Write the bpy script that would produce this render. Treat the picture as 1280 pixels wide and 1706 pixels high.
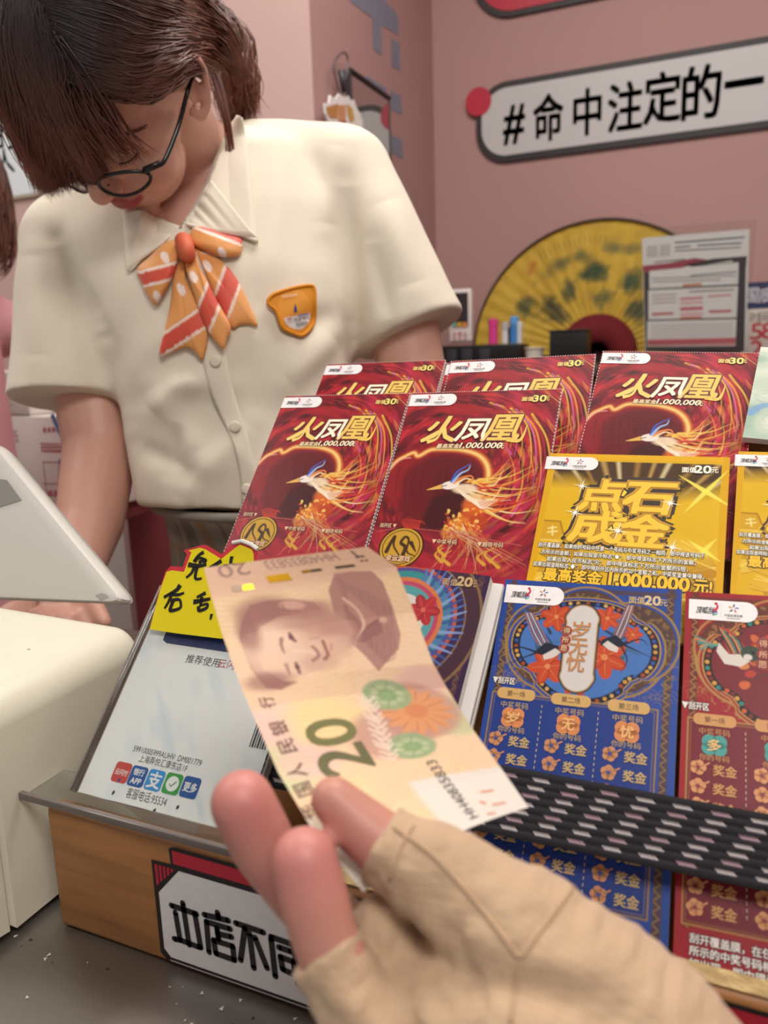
import bpy, bmesh, math, random
import numpy as np
from math import sin, cos, radians, pi, sqrt, atan2, hypot
from mathutils import Vector, Matrix
from mathutils.bvhtree import BVHTree
from mathutils.geometry import tessellate_polygon

for o in list(bpy.data.objects):
    bpy.data.objects.remove(o)
SC = bpy.context.scene
COL = SC.collection
random.seed(7)
RNG = np.random.default_rng(11)

# ------------------------------------------------------------------ camera
FPX = 1290.0
YAW, PIT, ROL = radians(24), radians(11.5), radians(1.8)
CAM = np.array([0, 0, 1.30])
FW = np.array([-sin(YAW) * cos(PIT), cos(YAW) * cos(PIT), -sin(PIT)])
_r = np.array([cos(YAW), sin(YAW), 0.0])
_u = np.cross(_r, FW)
RT = cos(ROL) * _r - sin(ROL) * _u
UP = sin(ROL) * _r + cos(ROL) * _u
cd = bpy.data.cameras.new('camera')
cam = bpy.data.objects.new('camera', cd)
COL.objects.link(cam)
cam.matrix_world = Matrix([[RT[0], UP[0], -FW[0], CAM[0]], [RT[1], UP[1], -FW[1], CAM[1]], [RT[2], UP[2], -FW[2], CAM[2]], [0, 0, 0, 1]])
cd.sensor_fit = 'VERTICAL'
cd.sensor_height = 36.0
cd.sensor_width = 27.0
cd.lens = FPX / 1706 * 36
cd.clip_start = 0.01
cd.dof.use_dof = True
cd.dof.focus_distance = 0.47
cd.dof.aperture_fstop = 8.5
SC.camera = cam

# ------------------------------------------------------------------ world, lights, exposure
SC.view_settings.view_transform = 'Standard'
SC.view_settings.look = 'None'
SC.view_settings.exposure = 0.0
SC.view_settings.gamma = 1.0
SC.view_settings.use_curve_mapping = False
wd = bpy.data.worlds.new('world')
SC.world = wd
wd.use_nodes = True
wd.node_tree.nodes['Background'].inputs[0].default_value = (1.0, 0.965, 0.94, 1)
wd.node_tree.nodes['Background'].inputs[1].default_value = 0.36


def area(name, loc, size, power, color, rot=(0, 0, 0)):
    l = bpy.data.lights.new(name, 'AREA')
    l.shape = 'RECTANGLE'
    l.size, l.size_y = size
    l.energy = power
    l.color = color
    o = bpy.data.objects.new(name, l)
    o.location = loc
    o.rotation_euler = rot
    COL.objects.link(o)
    return o


area('ceiling_lamp_light', (-0.15, 1.0, 2.72), (1.2, 0.6), 20, (1.0, 0.965, 0.92))
area('ceiling_lamp_light', (-1.7, 0.4, 2.72), (0.6, 1.2), 13, (1.0, 0.97, 0.94))
area('ceiling_lamp_light', (0.7, -0.5, 2.72), (1.2, 0.6), 22, (1.0, 0.965, 0.92))


# ------------------------------------------------------------------ helpers
def lin(c):
    if isinstance(c, str):
        c = c.lstrip('#')
        c = [int(c[i:i + 2], 16) for i in (0, 2, 4)]
    c = np.asarray(c, float) / 255.0
    return np.where(c <= 0.04045, c / 12.92, ((c + 0.055) / 1.055) ** 2.4)


def ray(x, y):
    return FW + RT * ((x - 640) / FPX) - UP * ((y - 853) / FPX)


def dep(x, y, z):
    return CAM + ray(x, y) * z


def hit(x, y, n, c):
    d = ray(x, y)
    n = np.asarray(n, float)
    return CAM + d * ((c - CAM @ n) / (d @ n))


_mats = {}


def mat(name, color=None, rough=0.5, metal=0.0, spec=0.5, noise=0.0, nscale=20.0, bump=0.0, bscale=200.0, attr=None, trans=0.0, sheen=0.0, coat=0.0, emit=None, estr=0.0, sss=0.0, stretch=None, ior=1.45):
    """principled material with an optional procedural colour variation and bump"""
    if name in _mats:
        return _mats[name]
    m = bpy.data.materials.new(name)
    m.use_nodes = True
    nt = m.node_tree
    b = nt.nodes['Principled BSDF']
    L = nt.links
    b.inputs['Roughness'].default_value = rough
    b.inputs['Metallic'].default_value = metal
    b.inputs['Specular IOR Level'].default_value = spec
    b.inputs['IOR'].default_value = ior
    b.inputs['Transmission Weight'].default_value = trans
    b.inputs['Coat Weight'].default_value = coat
    b.inputs['Coat Roughness'].default_value = 0.15
    if sheen:
        b.inputs['Sheen Weight'].default_value = sheen
    if sss:
        b.inputs['Subsurface Weight'].default_value = sss
        b.inputs['Subsurface Radius'].default_value = (0.006, 0.0025, 0.0015)
        b.inputs['Subsurface Scale'].default_value = 1.0
    tc = nt.nodes.new('ShaderNodeTexCoord')
    mp = nt.nodes.new('ShaderNodeMapping')
    L.new(tc.outputs['Object'], mp.inputs[0])
    if stretch:
        mp.inputs['Scale'].default_value = stretch
    if attr:
        a = nt.nodes.new('ShaderNodeAttribute')
        a.attribute_name = attr
        src = a.outputs['Color']
    else:
        r = nt.nodes.new('ShaderNodeRGB')
        r.outputs[0].default_value = (*lin(color), 1)
        src = r.outputs[0]
    if noise:
        n = nt.nodes.new('ShaderNodeTexNoise')
        n.inputs['Scale'].default_value = nscale
        n.inputs['Detail'].default_value = 6
        L.new(mp.outputs[0], n.inputs['Vector'])
        mr = nt.nodes.new('ShaderNodeMapRange')
        mr.inputs[1].default_value = 0.25
        mr.inputs[2].default_value = 0.75
        mr.inputs[3].default_value = 1 - noise
        mr.inputs[4].default_value = 1 + noise
        L.new(n.outputs[0], mr.inputs[0])
        mx = nt.nodes.new('ShaderNodeVectorMath')
        mx.operation = 'SCALE'
        L.new(src, mx.inputs[0])
        L.new(mr.outputs[0], mx.inputs['Scale'])
        src = mx.outputs[0]
    L.new(src, b.inputs['Base Color'])
    if bump:
        n = nt.nodes.new('ShaderNodeTexNoise')
        n.inputs['Scale'].default_value = bscale
        n.inputs['Detail'].default_value = 4
        L.new(mp.outputs[0], n.inputs['Vector'])
        bp = nt.nodes.new('ShaderNodeBump')
        bp.inputs['Strength'].default_value = bump
        bp.inputs['Distance'].default_value = 0.002
        L.new(n.outputs[0], bp.inputs['Height'])
        L.new(bp.outputs[0], b.inputs['Normal'])
    if emit:
        b.inputs['Emission Color'].default_value = (*lin(emit), 1)
        b.inputs['Emission Strength'].default_value = estr
    _mats[name] = m
    return m


def clear_mat(name, tint, gloss):
    """thin clear sheet: lets light straight through, with a faint reflection"""
    m = bpy.data.materials.new(name)
    m.use_nodes = True
    nt = m.node_tree
    nt.nodes.clear()
    o = nt.nodes.new('ShaderNodeOutputMaterial')
    t = nt.nodes.new('ShaderNodeBsdfTransparent'); t.inputs[0].default_value = (*lin(tint), 1)
    g = nt.nodes.new('ShaderNodeBsdfGlossy'); g.inputs['Roughness'].default_value = .06
    f = nt.nodes.new('ShaderNodeFresnel'); f.inputs[0].default_value = 1.45
    k = nt.nodes.new('ShaderNodeMath'); k.operation = 'MULTIPLY'; k.inputs[1].default_value = gloss
    x = nt.nodes.new('ShaderNodeMixShader')
    nt.links.new(f.outputs[0], k.inputs[0]); nt.links.new(k.outputs[0], x.inputs[0])
    nt.links.new(t.outputs[0], x.inputs[1]); nt.links.new(g.outputs[0], x.inputs[2]); nt.links.new(x.outputs[0], o.inputs[0])
    _mats[name] = m
    return m


def ink(c, rough=0.45):
    """flat printed ink of one colour"""
    return mat('ink_' + c.lstrip('#') + ('' if rough == 0.45 else '_%d' % (rough * 100)), c, rough=rough, noise=0.04, nscale=300)


def link(name, me, parent=None):
    o = bpy.data.objects.new(name, me)
    COL.objects.link(o)
    if parent is not None:
        o.parent = parent
        if parent.type == 'EMPTY' and parent.get('_w'):
            o.matrix_parent_inverse = Matrix.Translation(-parent.location)
    return o


def mesh(name, verts, faces, m, parent=None, smooth=False, midx=None, colors=None):
    me = bpy.data.meshes.new(name)
    verts = np.asarray(verts, float)
    me.from_pydata(verts.tolist(), [], [list(map(int, f)) for f in faces])
    for mm in (m if isinstance(m, (list, tuple)) else [m]):
        me.materials.append(mm)
    if midx is not None:
        me.polygons.foreach_set('material_index', np.asarray(midx, np.int32))
    if smooth:
        me.polygons.foreach_set('use_smooth', np.ones(len(me.polygons), bool))
    if colors is not None:
        setcol(me, colors)
    me.update()
    return link(name, me, parent)


def setcol(me, colors):
    ca = me.color_attributes.new('col', 'FLOAT_COLOR', 'POINT')
    c4 = np.ones((len(me.vertices), 4), np.float32)
    c4[:, :3] = colors
    ca.data.foreach_set('color', c4.ravel())


def tag(o, label=None, cat=None, group=None, kind=None):
    if label:
        o['label'] = label
    if cat:
        o['category'] = cat
    if group:
        o['group'] = group
    if kind:
        o['kind'] = kind
    return o


def thing(name, label, cat, loc=(0, 0, 0), group=None):
    """empty at a thing's base; its parts are modelled in world coordinates"""
    o = bpy.data.objects.new(name, None)
    o.empty_display_size = 0.05
    o.location = Vector([float(v) for v in loc])
    COL.objects.link(o)
    o['_w'] = 1
    return tag(o, label, cat, group)


def bevel_box(name, origin, ax, ay, az, size, m, parent=None, bev=0.002, seg=3, smooth=True):
    """bevelled box; origin = centre; ax, ay, az unit axes"""
    bm = bmesh.new()
    bmesh.ops.create_cube(bm, size=1.0)
    for v in bm.verts:
        v.co = Vector((v.co.x * size[0], v.co.y * size[1], v.co.z * size[2]))
    if bev > 0:
        bmesh.ops.bevel(bm, geom=bm.edges[:], offset=bev, segments=seg, profile=0.5, affect='EDGES')
    M = np.array([ax, ay, az], float)
    for v in bm.verts:
        v.co = Vector(np.asarray(origin) + np.array(v.co) @ M)
    bmesh.ops.recalc_face_normals(bm, faces=bm.faces)
    me = bpy.data.meshes.new(name)
    bm.to_mesh(me)
    bm.free()
    me.materials.append(m)
    if smooth:
        me.polygons.foreach_set('use_smooth', np.ones(len(me.polygons), bool))
        me.set_sharp_from_angle(angle=radians(40))
    return link(name, me, parent)


X3, Y3, Z3 = np.eye(3)


def abox(name, lo, hi, m, parent=None, bev=0.002, seg=3):
    lo, hi = np.asarray(lo, float), np.asarray(hi, float)
    return bevel_box(name, (lo + hi) / 2, X3, Y3, Z3, hi - lo, m, parent, bev, seg)


def tube(pts, rad, n=10, cap=True):
    """tapered tube along a polyline -> verts, faces"""
    P = np.asarray(pts, float)
    k = len(P)
    rad = np.broadcast_to(np.asarray(rad, float), (k,))
    T = np.gradient(P, axis=0)
    T /= np.linalg.norm(T, axis=1)[:, None] + 1e-12
    a = np.array([0, 0, 1.0]) if abs(T[0][2]) < 0.9 else np.array([1.0, 0, 0])
    N = np.cross(T[0], a)
    N /= np.linalg.norm(N)
    V = []
    for i in range(k):
        N = N - T[i] * (N @ T[i])
        N /= np.linalg.norm(N) + 1e-12
        B = np.cross(T[i], N)
        th = np.arange(n) * 2 * pi / n
        V.append(P[i] + rad[i] * (np.cos(th)[:, None] * N + np.sin(th)[:, None] * B))
    F = []
    for i in range(k - 1):
        for j in range(n):
            F.append((i * n + j, i * n + (j + 1) % n, (i + 1) * n + (j + 1) % n, (i + 1) * n + j))
    if cap:
        F.append(tuple(range(n - 1, -1, -1)))
        F.append(tuple((k - 1) * n + j for j in range(n)))
    return np.vstack(V), F


def cat_geo(gs):
    V, F, o = [], [], 0
    for v, f in gs:
        V.append(np.asarray(v))
        F += [tuple(i + o for i in ff) for ff in f]
        o += len(v)
    return np.vstack(V), F


def smooth_line(pts, n=8, closed=False):
    """Catmull-Rom through points"""
    P = np.asarray(pts, float)
    if closed:
        P = np.vstack([P[-1], P, P[0], P[1]])
    else:
        P = np.vstack([2 * P[0] - P[1], P, 2 * P[-1] - P[-2]])
    out = []
    t = np.arange(n) / n
    for i in range(1, len(P) - 2):
        a, b, c, d = P[i - 1], P[i], P[i + 1], P[i + 2]
        tt = t[:, None]
        out.append(0.5 * (2 * b + (c - a) * tt + (2 * a - 5 * b + 4 * c - d) * tt ** 2 + (3 * b - a - 3 * c + d) * tt ** 3))
    out = np.vstack(out)
    return out if closed else np.vstack([out, P[-2]])


# closed solids that get welded into one continuous surface
def capsule(a, ra, b, rb, n=20):
    a, b = np.asarray(a, float), np.asarray(b, float)
    d = b - a
    L = np.linalg.norm(d)
    d = d / L
    pts, rs = [], []
    for q in np.linspace(-pi / 2 + 0.12, 0, 6):
        pts.append(a + d * ra * sin(q)); rs.append(ra * cos(q))
    for q in np.linspace(0, pi / 2 - 0.12, 6):
        pts.append(b + d * rb * sin(q)); rs.append(rb * cos(q))
    return tube_dir(pts, rs, d, n)


def tube_dir(pts, rs, d, n=20):
    a = np.array([0, 0, 1.0]) if abs(d[2]) < 0.9 else np.array([1.0, 0, 0])
    N = np.cross(d, a); N /= np.linalg.norm(N)
    B = np.cross(d, N)
    th = np.arange(n) * 2 * pi / n
    V = np.vstack([p + r * (np.cos(th)[:, None] * N + np.sin(th)[:, None] * B) for p, r in zip(pts, rs)])
    F = []
    k = len(pts)
    for i in range(k - 1):
        for j in range(n):
            F.append((i * n + j, i * n + (j + 1) % n, (i + 1) * n + (j + 1) % n, (i + 1) * n + j))
    F.append(tuple(range(n - 1, -1, -1)))
    F.append(tuple((k - 1) * n + j for j in range(n)))
    return V, F


def cone(a, ra, b, rb, n=28):
    """flat ended, for cuffs and hems"""
    a, b = np.asarray(a, float), np.asarray(b, float)
    d = (b - a) / np.linalg.norm(b - a)
    return tube_dir([a, b], [ra, rb], d, n)


def chain(pts, rs, n=20):
    return [capsule(pts[i], rs[i], pts[i + 1], rs[i + 1], n) for i in range(len(pts) - 1)]


def ellipsoid(c, r, M=np.eye(3), n=20):
    V, F = [], []
    m = n // 2
    qs = np.linspace(-pi / 2 + 0.1, pi / 2 - 0.1, m)
    for q in qs:
        for j in range(n):
            th = 2 * pi * j / n
            V.append((cos(q) * cos(th) * r[0], cos(q) * sin(th) * r[1], sin(q) * r[2]))
    for i in range(m - 1):
        for j in range(n):
            F.append((i * n + j, i * n + (j + 1) % n, (i + 1) * n + (j + 1) % n, (i + 1) * n + j))
    F.append(tuple(range(n - 1, -1, -1)))
    F.append(tuple((m - 1) * n + j for j in range(n)))
    return np.asarray(c) + np.array(V) @ np.asarray(M), F


def loft(rings):
    n = len(rings[0])
    V = np.vstack(rings)
    F = []
    for i in range(len(rings) - 1):
        for j in range(n):
            F.append((i * n + j, i * n + (j + 1) % n, (i + 1) * n + (j + 1) % n, (i + 1) * n + j))
    F.append(tuple(range(n - 1, -1, -1)))
    F.append(tuple((len(rings) - 1) * n + j for j in range(n)))
    return V, F


def weld(name, geos, voxel, m, parent=None, iters=6, disp=None, colors=None, soft=None):
    """union of closed solids as one continuous smoothed surface"""
    V, F = cat_geo(geos)
    me = bpy.data.meshes.new('tmp')
    me.from_pydata(V.tolist(), [], F)
    bm = bmesh.new(); bm.from_mesh(me)
    bmesh.ops.recalc_face_normals(bm, faces=bm.faces)
    bm.to_mesh(me); bm.free()
    o = bpy.data.objects.new('tmp', me)
    COL.objects.link(o)
    md = o.modifiers.new('r', 'REMESH')
    md.mode = 'VOXEL'
    md.voxel_size = voxel
    md.adaptivity = 0
    dg = bpy.context.evaluated_depsgraph_get()
    dg.update()
    out = bpy.data.meshes.new_from_object(o.evaluated_get(dg))
    bpy.data.objects.remove(o); bpy.data.meshes.remove(me)
    nv = len(out.vertices)
    co = np.empty(nv * 3); out.vertices.foreach_get('co', co); co = co.reshape(-1, 3)
    ed = np.empty(len(out.edges) * 2, np.int32); out.edges.foreach_get('vertices', ed); ed = ed.reshape(-1, 2)
    deg = np.bincount(ed.ravel(), minlength=nv).astype(float)[:, None]

    def avg(c):
        s = np.zeros_like(c)
        for k in range(c.shape[1]):
            s[:, k] = np.bincount(ed[:, 0], c[ed[:, 1], k], nv) + np.bincount(ed[:, 1], c[ed[:, 0], k], nv)
        return s / np.maximum(deg, 1)
    for _ in range(iters):
        co = co + 0.55 * (avg(co) - co)
        co = co - 0.40 * (avg(co) - co) if _ % 3 == 2 else co
    if soft:
        w_ = soft(co)[:, None]
        for _ in range(60):
            co = co + .6 * w_ * (avg(co) - co)
    out.vertices.foreach_set('co', co.ravel())
    out.update()
    if disp:
        no = np.empty(nv * 3); out.vertices.foreach_get('normal', no); no = no.reshape(-1, 3)
        co = co + no * disp(co)[:, None]
        out.vertices.foreach_set('co', co.ravel())
        out.update()
    out.name = name
    out.materials.clear()
    out.materials.append(m)
    out.polygons.foreach_set('use_smooth', np.ones(len(out.polygons), bool))
    if colors:
        setcol(out, colors(co))
    return link(name, out, parent)


def bvh_of(o):
    me = o.data
    return BVHTree.FromPolygons([v.co.copy() for v in me.vertices], [tuple(p.vertices) for p in me.polygons])


# ------------------------------------------------------------------ text and flat print
_tc = {}


def text_geo(s):
    if s in _tc:
        return _tc[s]
    cu = bpy.data.curves.new('t', 'FONT')
    cu.body = s
    cu.size = 1.0
    cu.resolution_u = 4 if s.isascii() else 2
    cu.dimensions = '2D'
    cu.fill_mode = 'FRONT'
    o = bpy.data.objects.new('t', cu)
    COL.objects.link(o)
    dg = bpy.context.evaluated_depsgraph_get()
    me = bpy.data.meshes.new_from_object(o.evaluated_get(dg))
    v = np.array([w.co[:2] for w in me.vertices])
    f = [tuple(p.vertices) for p in me.polygons]
    bpy.data.objects.remove(o); bpy.data.curves.remove(cu); bpy.data.meshes.remove(me)
    _tc[s] = (v, f)
    return v, f


class Gfx:
    """flat print: coordinates (u right, v down), a small height h per layer"""
    def __init__(s):
        s.V, s.F, s.M, s.mats = [], [], [], []
        s.n = 0

    def mi(s, m):
        if isinstance(m, str):
            m = ink(m)
        if m not in s.mats:
            s.mats.append(m)
        return s.mats.index(m)

    def raw(s, v2, faces, m, h):
        v2 = np.asarray(v2, float)
        i = s.mi(m)
        s.V.append(np.c_[v2, np.full(len(v2), h)])
        s.F += [tuple(k + s.n for k in f) for f in faces]
        s.M += [i] * len(faces)
        s.n += len(v2)

    def poly(s, pts, m, h=1):
        P = [Vector((p[0], p[1], 0)) for p in pts]
        s.raw([(p.x, p.y) for p in P], tessellate_polygon([P]), m, h)

    def rect(s, x0, y0, x1, y1, m, h=1, r=0.0):
        if r <= 0:
            return s.poly([(x0, y0), (x1, y0), (x1, y1), (x0, y1)], m, h)
        pts = []
        for cx, cy, a0 in ((x1 - r, y0 + r, -pi / 2), (x1 - r, y1 - r, 0), (x0 + r, y1 - r, pi / 2), (x0 + r, y0 + r, pi)):
            for k in range(7):
                a = a0 + k * pi / 12
                pts.append((cx + r * cos(a), cy + r * sin(a)))
        s.poly(pts, m, h)

    def disc(s, cx, cy, rx, m, h=1, ry=None, n=28, a=0):
        ry = rx if ry is None else ry
        s.poly([(cx + rx * cos(t) * cos(a) - ry * sin(t) * sin(a), cy + rx * cos(t) * sin(a) + ry * sin(t) * cos(a)) for t in np.arange(n) * 2 * pi / n], m, h)

    def line(s, pts, w, m, h=1, closed=False, w1=None):
        P = np.asarray(pts, float)
        if closed:
            P = np.vstack([P, P[0], P[1]])
        T = np.gradient(P, axis=0)
        T /= np.linalg.norm(T, axis=1)[:, None] + 1e-12
        N = np.c_[-T[:, 1], T[:, 0]]
        ww = np.full(len(P), w) if w1 is None else np.linspace(w, w1, len(P))
        V = np.vstack([P + N * ww[:, None] / 2, P - N * ww[:, None] / 2])
        k = len(P)
        s.raw(V, [(i, i + 1, k + i + 1, k + i) for i in range(k - 1)], m, h)

    def frame(s, x0, y0, x1, y1, w, m, h=1):
        for a in ((x0, y0, x1, y0 + w), (x0, y1 - w, x1, y1), (x0, y0, x0 + w, y1), (x1 - w, y0, x1, y1)):
            s.rect(*a, m, h)

    def text(s, t, x, y, w=None, hh=None, m='#000000', h=1, bold=0.0, shear=0.0, rot=0.0, outline=None, ow=0.05):
        v, f = text_geo(t)
        if len(v) == 0:
            return
        v = v.copy()
        v[:, 0] += shear * v[:, 1]
        lo, hi = v.min(0), v.max(0)
        sz = hi - lo
        if w is None:
            sc = np.array([hh / sz[1]] * 2)
        elif hh is None:
            sc = np.array([w / sz[0]] * 2)
        else:
            sc = np.array([w / sz[0], hh / sz[1]])
        em = sc.mean()

        def put(off, mm, hz):
            q = (v - (lo + hi) / 2) * sc * np.array([1, -1]) + np.asarray(off) * em
            c, sn = cos(rot), sin(rot)
            s.raw(np.c_[q[:, 0] * c - q[:, 1] * sn + x, q[:, 0] * sn + q[:, 1] * c + y], f, mm, hz)
        if outline:
            b = bold + ow
            for k in range(8):
                put((b * cos(k * pi / 4), b * sin(k * pi / 4)), outline, h - 1 - .02 * k)
        if bold:
            for k in range(4):
                put((bold * cos(k * pi / 2 + .785), bold * sin(k * pi / 2 + .785)), m, h - .02 * k)
        else:
            put((0, 0), m, h)

    def build(s, name, fmap, parent=None, extra=None, smooth=False):
        """fmap(u, v, h) -> N x 3; extra = (verts3, faces, material, colours) joined in"""
        V = np.vstack(s.V) if s.V else np.zeros((0, 3))
        P = fmap(V[:, 0], V[:, 1], V[:, 2]) if len(V) else V
        F, M, mats = list(s.F), list(s.M), list(s.mats)
        cols = None
        if extra:
            ev, ef, em, ec = extra
            o = len(P)
            P = np.vstack([P, ev])
            F += [tuple(i + o for i in f) for f in ef]
            mats.append(em)
            M += [len(mats) - 1] * len(ef)
            cols = np.vstack([np.zeros((o, 3)), ec])
        return mesh(name, P, F, mats, parent, smooth=smooth, midx=M, colors=cols)


def plane_map(o, ux, uy, lay=5e-5):
    """(u, v) measured in metres along ux (right) and -uy (down)"""
    o, ux, uy = (np.asarray(a, float) for a in (o, ux, uy))
    n = np.cross(ux, uy)
    return lambda u, v, h: o + u[:, None] * ux - v[:, None] * uy + (h * lay)[:, None] * n


def noise2(a, b, seed=0):
    """smooth value noise"""
    a, b = np.asarray(a, float), np.asarray(b, float)
    g = np.random.default_rng(seed).random((64, 64))
    i, j = np.floor(a).astype(int), np.floor(b).astype(int)
    u, v = a - i, b - j
    u, v = u * u * (3 - 2 * u), v * v * (3 - 2 * v)
    G = lambda p, q: g[p % 64, q % 64]
    return (G(i, j) * (1 - u) + G(i + 1, j) * u) * (1 - v) + (G(i, j + 1) * (1 - u) + G(i + 1, j + 1) * u) * v


class Paint:
    """print artwork rasterised to a colour attribute of a dense sheet"""
    def __init__(s, w, h, n, base):
        s.w, s.h, s.nx, s.ny = w, h, n, int(round(n * h / w))
        s.X, s.Y = np.meshgrid(np.linspace(0, w, s.nx + 1), np.linspace(0, h, s.ny + 1))
        s.C = np.empty(s.X.shape + (3,))
        s.C[:] = lin(base)
        s.px = w / n

    def mix(s, a, col):
        a = np.clip(a, 0, 1)[..., None]
        col = lin(col) if not isinstance(col, np.ndarray) else col
        s.C = s.C * (1 - a) + col * a

    def box(s, x0, y0, x1, y1):
        i0, i1 = np.searchsorted(s.X[0], [x0, x1]); j0, j1 = np.searchsorted(s.Y[:, 0], [y0, y1])
        return slice(max(j0 - 1, 0), j1 + 1), slice(max(i0 - 1, 0), i1 + 1)

    def disc(s, cx, cy, rx, ry, col, a=1.0, rot=0.0, soft=None):
        R = max(rx, ry) * 1.6 + 3 * s.px
        b = s.box(cx - R, cy - R, cx + R, cy + R)
        dx, dy = s.X[b] - cx, s.Y[b] - cy
        c, sn = cos(rot), sin(rot)
        d = np.sqrt(((dx * c + dy * sn) / rx) ** 2 + ((-dx * sn + dy * c) / ry) ** 2)
        soft = s.px / min(rx, ry) if soft is None else soft
        m = np.clip((1 - d) / soft + 0.5, 0, 1)
        m = m * m * (3 - 2 * m) * a
        s.C[b] = s.C[b] * (1 - m[..., None]) + lin(col) * m[..., None]

    def stroke(s, pts, w, col, a=1.0, w1=None, soft=None, n=6):
        P = smooth_line(pts, n) if len(pts) > 2 and n else np.asarray(pts, float)
        W = np.linspace(w, w if w1 is None else w1, len(P)) / 2
        soft = s.px if soft is None else soft
        R = W.max() + soft * 2
        b = s.box(P[:, 0].min() - R, P[:, 1].min() - R, P[:, 0].max() + R, P[:, 1].max() + R)
        x, y = s.X[b], s.Y[b]
        best = np.full(x.shape, 1e9)
        for i in range(len(P) - 1):
            d = P[i + 1] - P[i]
            L = d @ d + 1e-18
            t = np.clip(((x - P[i, 0]) * d[0] + (y - P[i, 1]) * d[1]) / L, 0, 1)
            dist = np.hypot(x - P[i, 0] - t * d[0], y - P[i, 1] - t * d[1]) - (W[i] + (W[i + 1] - W[i]) * t)
            best = np.minimum(best, dist)
        m = np.clip(0.5 - best / soft, 0, 1) * a
        s.C[b] = s.C[b] * (1 - m[..., None]) + lin(col) * m[..., None]

    def poly(s, pts, col, a=1.0):
        P = np.asarray(pts, float)
        b = s.box(P[:, 0].min(), P[:, 1].min(), P[:, 0].max(), P[:, 1].max())
        m = 0
        for ox, oy in ((-.25, -.25), (.25, -.25), (-.25, .25), (.25, .25)):
            x, y = s.X[b] + ox * s.px, s.Y[b] + oy * s.px
            ins = np.zeros(x.shape, bool)
            for i in range(len(P)):
                (x0, y0), (x1, y1) = P[i], P[(i + 1) % len(P)]
                if y0 == y1:
                    continue
                c = ((y0 > y) != (y1 > y)) & (x < (x1 - x0) * (y - y0) / (y1 - y0) + x0)
                ins ^= c
            m = m + ins * 0.25
        m = m * a
        s.C[b] = s.C[b] * (1 - m[..., None]) + lin(col) * m[..., None]

    def extra(s, fmap, m, k=1.0):
        ny, nx = s.X.shape
        v = fmap(s.X.ravel(), s.Y.ravel(), np.zeros(s.X.size))
        i = np.arange(ny * nx).reshape(ny, nx)
        f = np.stack([i[:-1, :-1], i[:-1, 1:], i[1:, 1:], i[1:, :-1]], -1).reshape(-1, 4)
        return v, f.tolist(), m, s.C.reshape(-1, 3) * k


PRINT = mat('printed_card', attr='col', rough=0.38, spec=0.3, bump=0.05, bscale=900)

# ================================================================== the room
M_WALL = mat('pink_paint', '#ac8783', rough=0.75, noise=0.03, nscale=3, bump=0.08, bscale=60)
M_PILLAR = mat('pale_pink_paint', '#bd9f99', rough=0.75, noise=0.03, nscale=3, bump=0.08, bscale=60)
M_CEIL = mat('white_ceiling_paint', '#ece8e2', rough=0.9)
M_FLOOR = mat('grey_floor_tile', '#8c857d', rough=0.5, noise=0.1, nscale=6)
YW, XW, YP = 2.2, -0.79, 1.491
tag(abox('floor', (-3.2, -1.6, -0.05), (1.9, YW + 0.1, 0), M_FLOOR, bev=0), kind='structure')
tag(abox('ceiling', (-3.2, -1.6, 2.75), (1.9, YW + 0.1, 2.85), M_CEIL, bev=0), kind='structure')
tag(abox('wall_back', (XW - 0.1, YW, 0), (1.8, YW + 0.1, 2.75), M_WALL, bev=0), kind='structure')
tag(abox('wall_left', (XW - 0.12, YP + 0.001, 0), (XW, YW, 2.75), M_WALL, bev=0), kind='structure')
tag(abox('wall_front_left', (-3.1, YP, 0), (XW - 0.0005, YP + 0.1, 2.75), M_PILLAR, bev=0), kind='structure')
tag(abox('wall_far_left', (-3.2, -1.6, 0), (-3.1, YP + 0.1, 2.75), M_PILLAR, bev=0), kind='structure')
tag(abox('wall_right', (1.8, -1.6, 0), (1.9, YW + 0.1, 2.75), M_WALL, bev=0), kind='structure')
M_LAMP = mat('lamp_diffuser', '#ffffff', emit='#fff4e6', estr=3.0)
M_WHITEMETAL = mat('white_enamel', '#e8e6e0', rough=0.4)
for nm, x, y, sx, sy in (('', -0.15, 1.0, 1.2, 0.6), ('', -1.7, 0.4, 0.6, 1.2), ('', 0.7, -0.5, 1.2, 0.6)):
    lab = {-0.15: 'flat ceiling lamp panel above the shop assistant', -1.7: 'flat ceiling lamp panel far left above the cartons', 0.7: 'flat ceiling lamp panel above the customer side'}[x]
    t = thing('ceiling_lamp', lab, 'lamp', (x, y, 2.75), 'ceiling lamps')
    abox('frame', (x - sx / 2 - .02, y - sy / 2 - .02, 2.738), (x + sx / 2 + .02, y + sy / 2 + .02, 2.7495), M_WHITEMETAL, t)
    abox('diffuser', (x - sx / 2, y - sy / 2, 2.731), (x + sx / 2, y + sy / 2, 2.737), M_LAMP, t, bev=0)

# blue-grey painted lettering on the side wall, as part of the wall's own paint
M_GREYBLUE = mat('greyblue_paint', '#7d7f8f', rough=0.7)
g = Gfx()
wl = lambda pts: [tuple(hit(480 + x / 4, y / 4, (1, 0, 0), XW)[1:]) for x, y in pts]
for pts in ([(415, 10), (400, -60), (590, -60), (730, 100), (735, 235), (620, 165), (625, 370), (568, 330), (560, 120)],
            [(685, 255), (742, 290), (745, 475), (690, 440)],
            [(490, 520), (530, 508), (655, 590), (655, 650), (590, 610)],
            [(680, 600), (752, 640), (757, 768), (683, 725)],
            [(678, 893), (760, 935), (766, 1060), (684, 1015)],
            [(725, 1205), (774, 1230), (790, 1400), (735, 1370)]):
    g.poly(wl(pts), M_GREYBLUE)
g.build('painted_lettering', lambda u, v, h: np.c_[np.full(len(u), XW + 0.0008), u, v], bpy.data.objects['wall_left'])

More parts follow.
